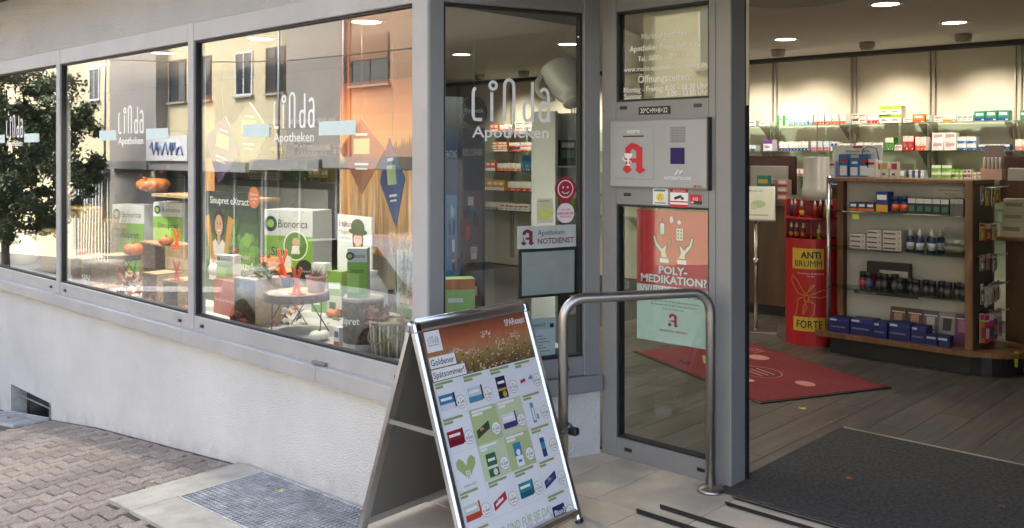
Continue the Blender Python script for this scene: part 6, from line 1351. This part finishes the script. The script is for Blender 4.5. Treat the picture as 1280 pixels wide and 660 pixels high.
house('grey house between yellow and orange ones across the street', X(355) + .01, X(425), 8.4, [], [], GRH)
house('orange house with red corner strip across the street', X(425) + .01, X(528), 7.6, [(X(425) + .02, X(437), REDH, .06)], [(X(461), mx(461, 74)[1], 1.9, 1.55, BFR, 0, 1)], ORH)
house('cream house furthest right across the street', X(528) + .01, -6, 7.2, [(-15, -13.6, GRH, .3)], [(-18, 4.2, 1.2, 1.5, WFR), (-11.5, 4.3, 1.2, 1.5, WFR), (-9, 4.3, 1.2, 1.5, WFR)], CRH)
house('ochre house at the right end across the street', -5.9, 9, 7.5, [], [(-3, 4.3, 1.2, 1.5, WFR), (0, 4.3, 1.2, 1.5, WFR), (4, 4.3, 1.2, 1.5, WFR)], YEL)
house('pale house at the left end across the street', X(60) - 22, X(60) - .01, 6.5, [], [(X(60) - 3, 3., 1.2, 1.5, WFR), (X(60) - 8, 3., 1.2, 1.5, WFR)], CRH)
# shop fronts below: white band, awning, dark panes, sign with blue script
def shopfront(px0, px1, zt, label, sign=None, slat=False):
    a, b = X(px0), X(px1); zb = min(gz(a, -12), gz(b, -12)); o = thing('shop_front', label, 'shop front')
    WB = mat('shop_white', (.26, .26, .255), .6); G().box(a, b, -11.98, -11.2, zt - .35, zt, WB).obj('canopy', o)
    G().box(a, b, -11.98, -11.9, zb - .3, zb + .5, WB).obj('base', o); n = max(2, int((b - a) / 1.6))
    for k in range(n + 1): x = a + (b - a) * k / n; G().box(x - .06, x + .06, -11.98, -11.86, zb + .5, zt - .35, WB).obj('post', o)
    for k in range(n): G().box(a + (b - a) * k / n + .06, a + (b - a) * (k + 1) / n - .06, -11.97, -11.95, zb + .5, zt - .35, mat('shop_pane', (.05, .055, .055), .08, spec=.8, var=.4, scale=.7)).obj('pane', o)
    if slat:
        for k in range(14): x = a + .3 + k * (b - a - .6) / 13; G().box(x - .04, x + .04, -11.85, -11.8, zb + .2, zt - .6, mat('white_bars', (.7, .7, .7), .5)).obj('bar', o)
    if sign:
        g = G(); g.box(a, b, -11.2, -11.1, zt + .02, zt + 1.0, mat('sign_white', (.66, .66, .66), .5)); g.obj('sign_board', o)
        xm, L = (a + b) / 2, (b - a) * .4; BLU = C('6a82b0'); pts = [(xm + L * math.sin(k * .5) * .1 - L + 2 * L * k / 26, -11.08, zt + .5 + .28 * math.sin(k * 2.1) * (1 if k % 5 else .3)) for k in range(27)]
        G().tube(pts, .032, BLU, 6).obj('blue_script', o)
shopfront(95, 150, 1.0, 'white barred shop front at the left across the street', slat=True); shopfront(155, 205, 1.2, 'shop front with grey posts under the yellow house')
shopfront(262, 330, 1.2, 'shop front left of the grey house across the street'); shopfront(208, 259, 1.2, 'shop front with blue script sign across the street', True); shopfront(335, 423, 1.3, 'shop front under the grey house across the street'); shopfront(428, 515, 1.4, 'shop front under the orange house across the street')
# tree whose crown is mirrored in the left window
def tree(x, y, r, zc, h, label, n=60000, seed=1):
    zb = gz(x, y) - .05; o = thing('street_tree', label, 'tree', (x, y, zb)); rr = random.Random(seed)
    TB = mat('tree_bark', (.09, .07, .05), .9, var=.3, scale=12, bump=.8, bscale=30); top = zc - zb
    G().tube([(0, 0, 0), (.05, .03, top * .3), (0, 0, top * .7), (.1, 0, top + h * .5)], [.2, .16, .12, .03], TB, 10).obj('trunk', o)
    for k in range(9): a = k * 2.4; G().tube([(0, 0, top * (.45 + .06 * k)), (r * .4 * math.cos(a), r * .4 * math.sin(a), top * (.5 + .07 * k)), (r * .85 * math.cos(a), r * .85 * math.sin(a), top * (.52 + .085 * k))], [.08, .05, .015], TB, 6).obj('limb', o)
    LF = [mat('leaf_dark', (.06, .085, .035), .6, var=.3, scale=2), mat('leaf_mid', (.095, .125, .055), .6, var=.3, scale=2)]
    cl = []
    for k in range(300):
        while 1:
            p = Vector((rr.uniform(-1, 1), rr.uniform(-1, 1), rr.uniform(-1, 1)))
            if .2 < p.length < 1: break
        cl.append((Vector((p.x * r, p.y * r, top + p.z * h)), rr.uniform(.22, .5)))
    g = G()
    for k in range(n):
        c, s = rr.choice(cl); p = c + Vector((rr.gauss(0, s * .5), rr.gauss(0, s * .5), rr.gauss(0, s * .4))); M_ = Euler((rr.uniform(-1.2, 1.2), rr.uniform(-1.2, 1.2), rr.uniform(0, 6.3))).to_matrix(); l = rr.uniform(.06, .12)
        g.add([tuple(p + M_ @ Vector(v)) for v in ((-l, 0, 0), (0, -l * .5, .01), (l, 0, 0), (0, l * .5, .01))], [(0, 1, 2, 3)], LF[k % 2])
    stuff(g.obj('crown', o))
p_ = aty(25, 150, 2 * WY + 6.0)
tree(p_.x - 3.5, -6.6 , 3.5, 2.0, 3.9, 'dense dark green tree mirrored in the left shop window')
# parked white car just behind the viewer, mirrored in the right window
car = thing('parked_car', 'white parked car mirrored in the right shop window', 'car', (-9.15, -1.35, gz(-9.15, -1.35) - .13), 0)
CP = mat('white_car_paint', (.72, .73, .74), .25, coat=.8); CG = mat('car_glass', (.02, .025, .03), .05, spec=.8); TY = mat('tyre', (.02, .02, .02), .8)
sec = [(-2.15, .35, .62, .70, .66), (-2.05, .25, .80, .82, .68), (-1.3, .22, .92, .88, .74), (-.75, .22, .96, .89, .76), (.9, .22, .97, .89, .76), (1.6, .24, .95, .88, .74), (2.0, .28, .90, .84, .70), (2.12, .38, .75, .76, .66)]
vs = []
for x, z0, z1, w, wt in sec: vs += [(x, -w * .95, z0), (x, -w, (z0 + z1) * .5), (x, -wt - .08, z1), (x, wt + .08, z1), (x, w, (z0 + z1) * .5), (x, w * .95, z0)]
n = 6; k_ = len(sec); fs = [(i * n + j, (i + 1) * n + j, (i + 1) * n + (j + 1) % n, i * n + (j + 1) % n) for i in range(k_ - 1) for j in range(n)] + [tuple(range(n))[::-1], tuple(range((k_ - 1) * n, k_ * n))]
b_ = G().add(vs, fs, CP, True).obj('body', car)
cab = [(-1.05, .93, .72), (-.35, 1.40, .60), (.3, 1.46, .59), (1.0, 1.42, .58), (1.75, .96, .68)]
vs = []
for x, z, w in cab: vs += [(x, -.74, .9), (x, -w, z - .0), (x, -w + .06, z + .02), (x, w - .06, z + .02), (x, w, z), (x, .74, .9)]
fs = [(i * 6 + j, (i + 1) * 6 + j, (i + 1) * 6 + j + 1, i * 6 + j + 1) for i in range(4) for j in (1, 2, 3)]; G().add(vs, fs, CP, True).obj('roof', car)
for s in (1, -1):
    g = G(); P = lambda x, z: (x, s * (.745 - (z - .9) * .29), z)
    for poly in ([(-.88, .96), (-.38, 1.36), (.22, 1.41), (.22, .96)], [(.30, .96), (.30, 1.41), (.95, 1.37), (1.45, 1.0), (1.45, .96)]): g.add([P(*q_) for q_ in poly], [tuple(range(len(poly)))], CG)
    g.obj('side_window', car)
    G().add([(x, s * .742, z) for x, z in [(-1.05, .9), (1.75, .9), (1.75, .97), (-1.05, .95)]], [(0, 1, 2, 3)], CP).obj('belt_line', car)
    for wx in (-1.35, 1.32):
        wr = thing('t', 't', 't') if False else None
        g = G(); g.X = Matrix.Translation((wx, s * .80, .31)) @ Matrix.Rotation(R(90), 4, 'X'); g.lathe([(.19, -.09), (.29, -.1), (.315, -.07), (.315, .07), (.29, .1), (.19, .09)], TY, 28); w_o = g.obj('wheel', car)
        g = G(); g.X = Matrix.Translation((wx, s * .80, .31)) @ Matrix.Rotation(R(90), 4, 'X'); g.lathe([(.0, -.08), (.19, -.088), (.195, .088), (.0, .08)], SILVER, 20); g.obj('rim', w_o)
    G().box(-2.13, -2.04, s * .45 - .12, s * .45 + .12, .6, .72, mat('headlamp', (.5, .52, .55), .1), .03).obj('headlight', car)
    G().box(-.95, -.80, s * .9 - .08, s * .9 + .08, .95, 1.06, CP, .03).obj('wing_mirror', car)
G().add([(-1.03, -.70, .95), (-1.03, .70, .95), (-.36, .58, 1.39), (-.36, -.58, 1.39)], [(0, 1, 2, 3)], CG).obj('windscreen', car); G().add([(1.74, -.66, .98), (1.74, .66, .98), (1.02, .56, 1.40), (1.02, -.56, 1.40)], [(3, 2, 1, 0)], CG).obj('rear_window', car)

# gutters on the houses opposite, and a cable over the street
for nm, a, b, z in (('yellow', X(60), X(355), 7.5), ('orange', X(425), X(528), 7.5)):
    tag(G().tube([(a, -11.55, z), (b, -11.55, z)], .07, mat('zinc_gutter', (.3, .31, .32), .4, .7), 8).obj('gutter'), 'zinc gutter under the eaves of the %s house' % nm, 'gutter')
a, b = mirrored(240, 78, -8), mirrored(512, 60, -8)
tag(G().tube([(a[0] - 6, -8, a[1] + .5), (a[0], -8, a[1]), ((a[0] + b[0]) / 2, -8, (a[1] + b[1]) / 2 - .12), (b[0], -8, b[1]), (b[0] + 10, -8, b[1] + .8)], .018, BLACK, 6).obj('overhead_cable'), 'black cable strung along the street, mirrored in the windows', 'cable')
for k, xx in enumerate((X(150) - .15, X(355) - .2, X(425) + .3)):
    tag(G().tube([(xx, -11.86 + (.5 if k == 0 else 0), -1.5), (xx, -11.86 + (.5 if k == 0 else 0), 7.4)], .05, mat('zinc_gutter', (.3, .31, .32), .4, .7), 8).obj('downpipe'), ('downpipe beside the grey bay of the yellow house', 'downpipe between yellow and grey houses', 'downpipe on the orange house corner')[k], 'downpipe')
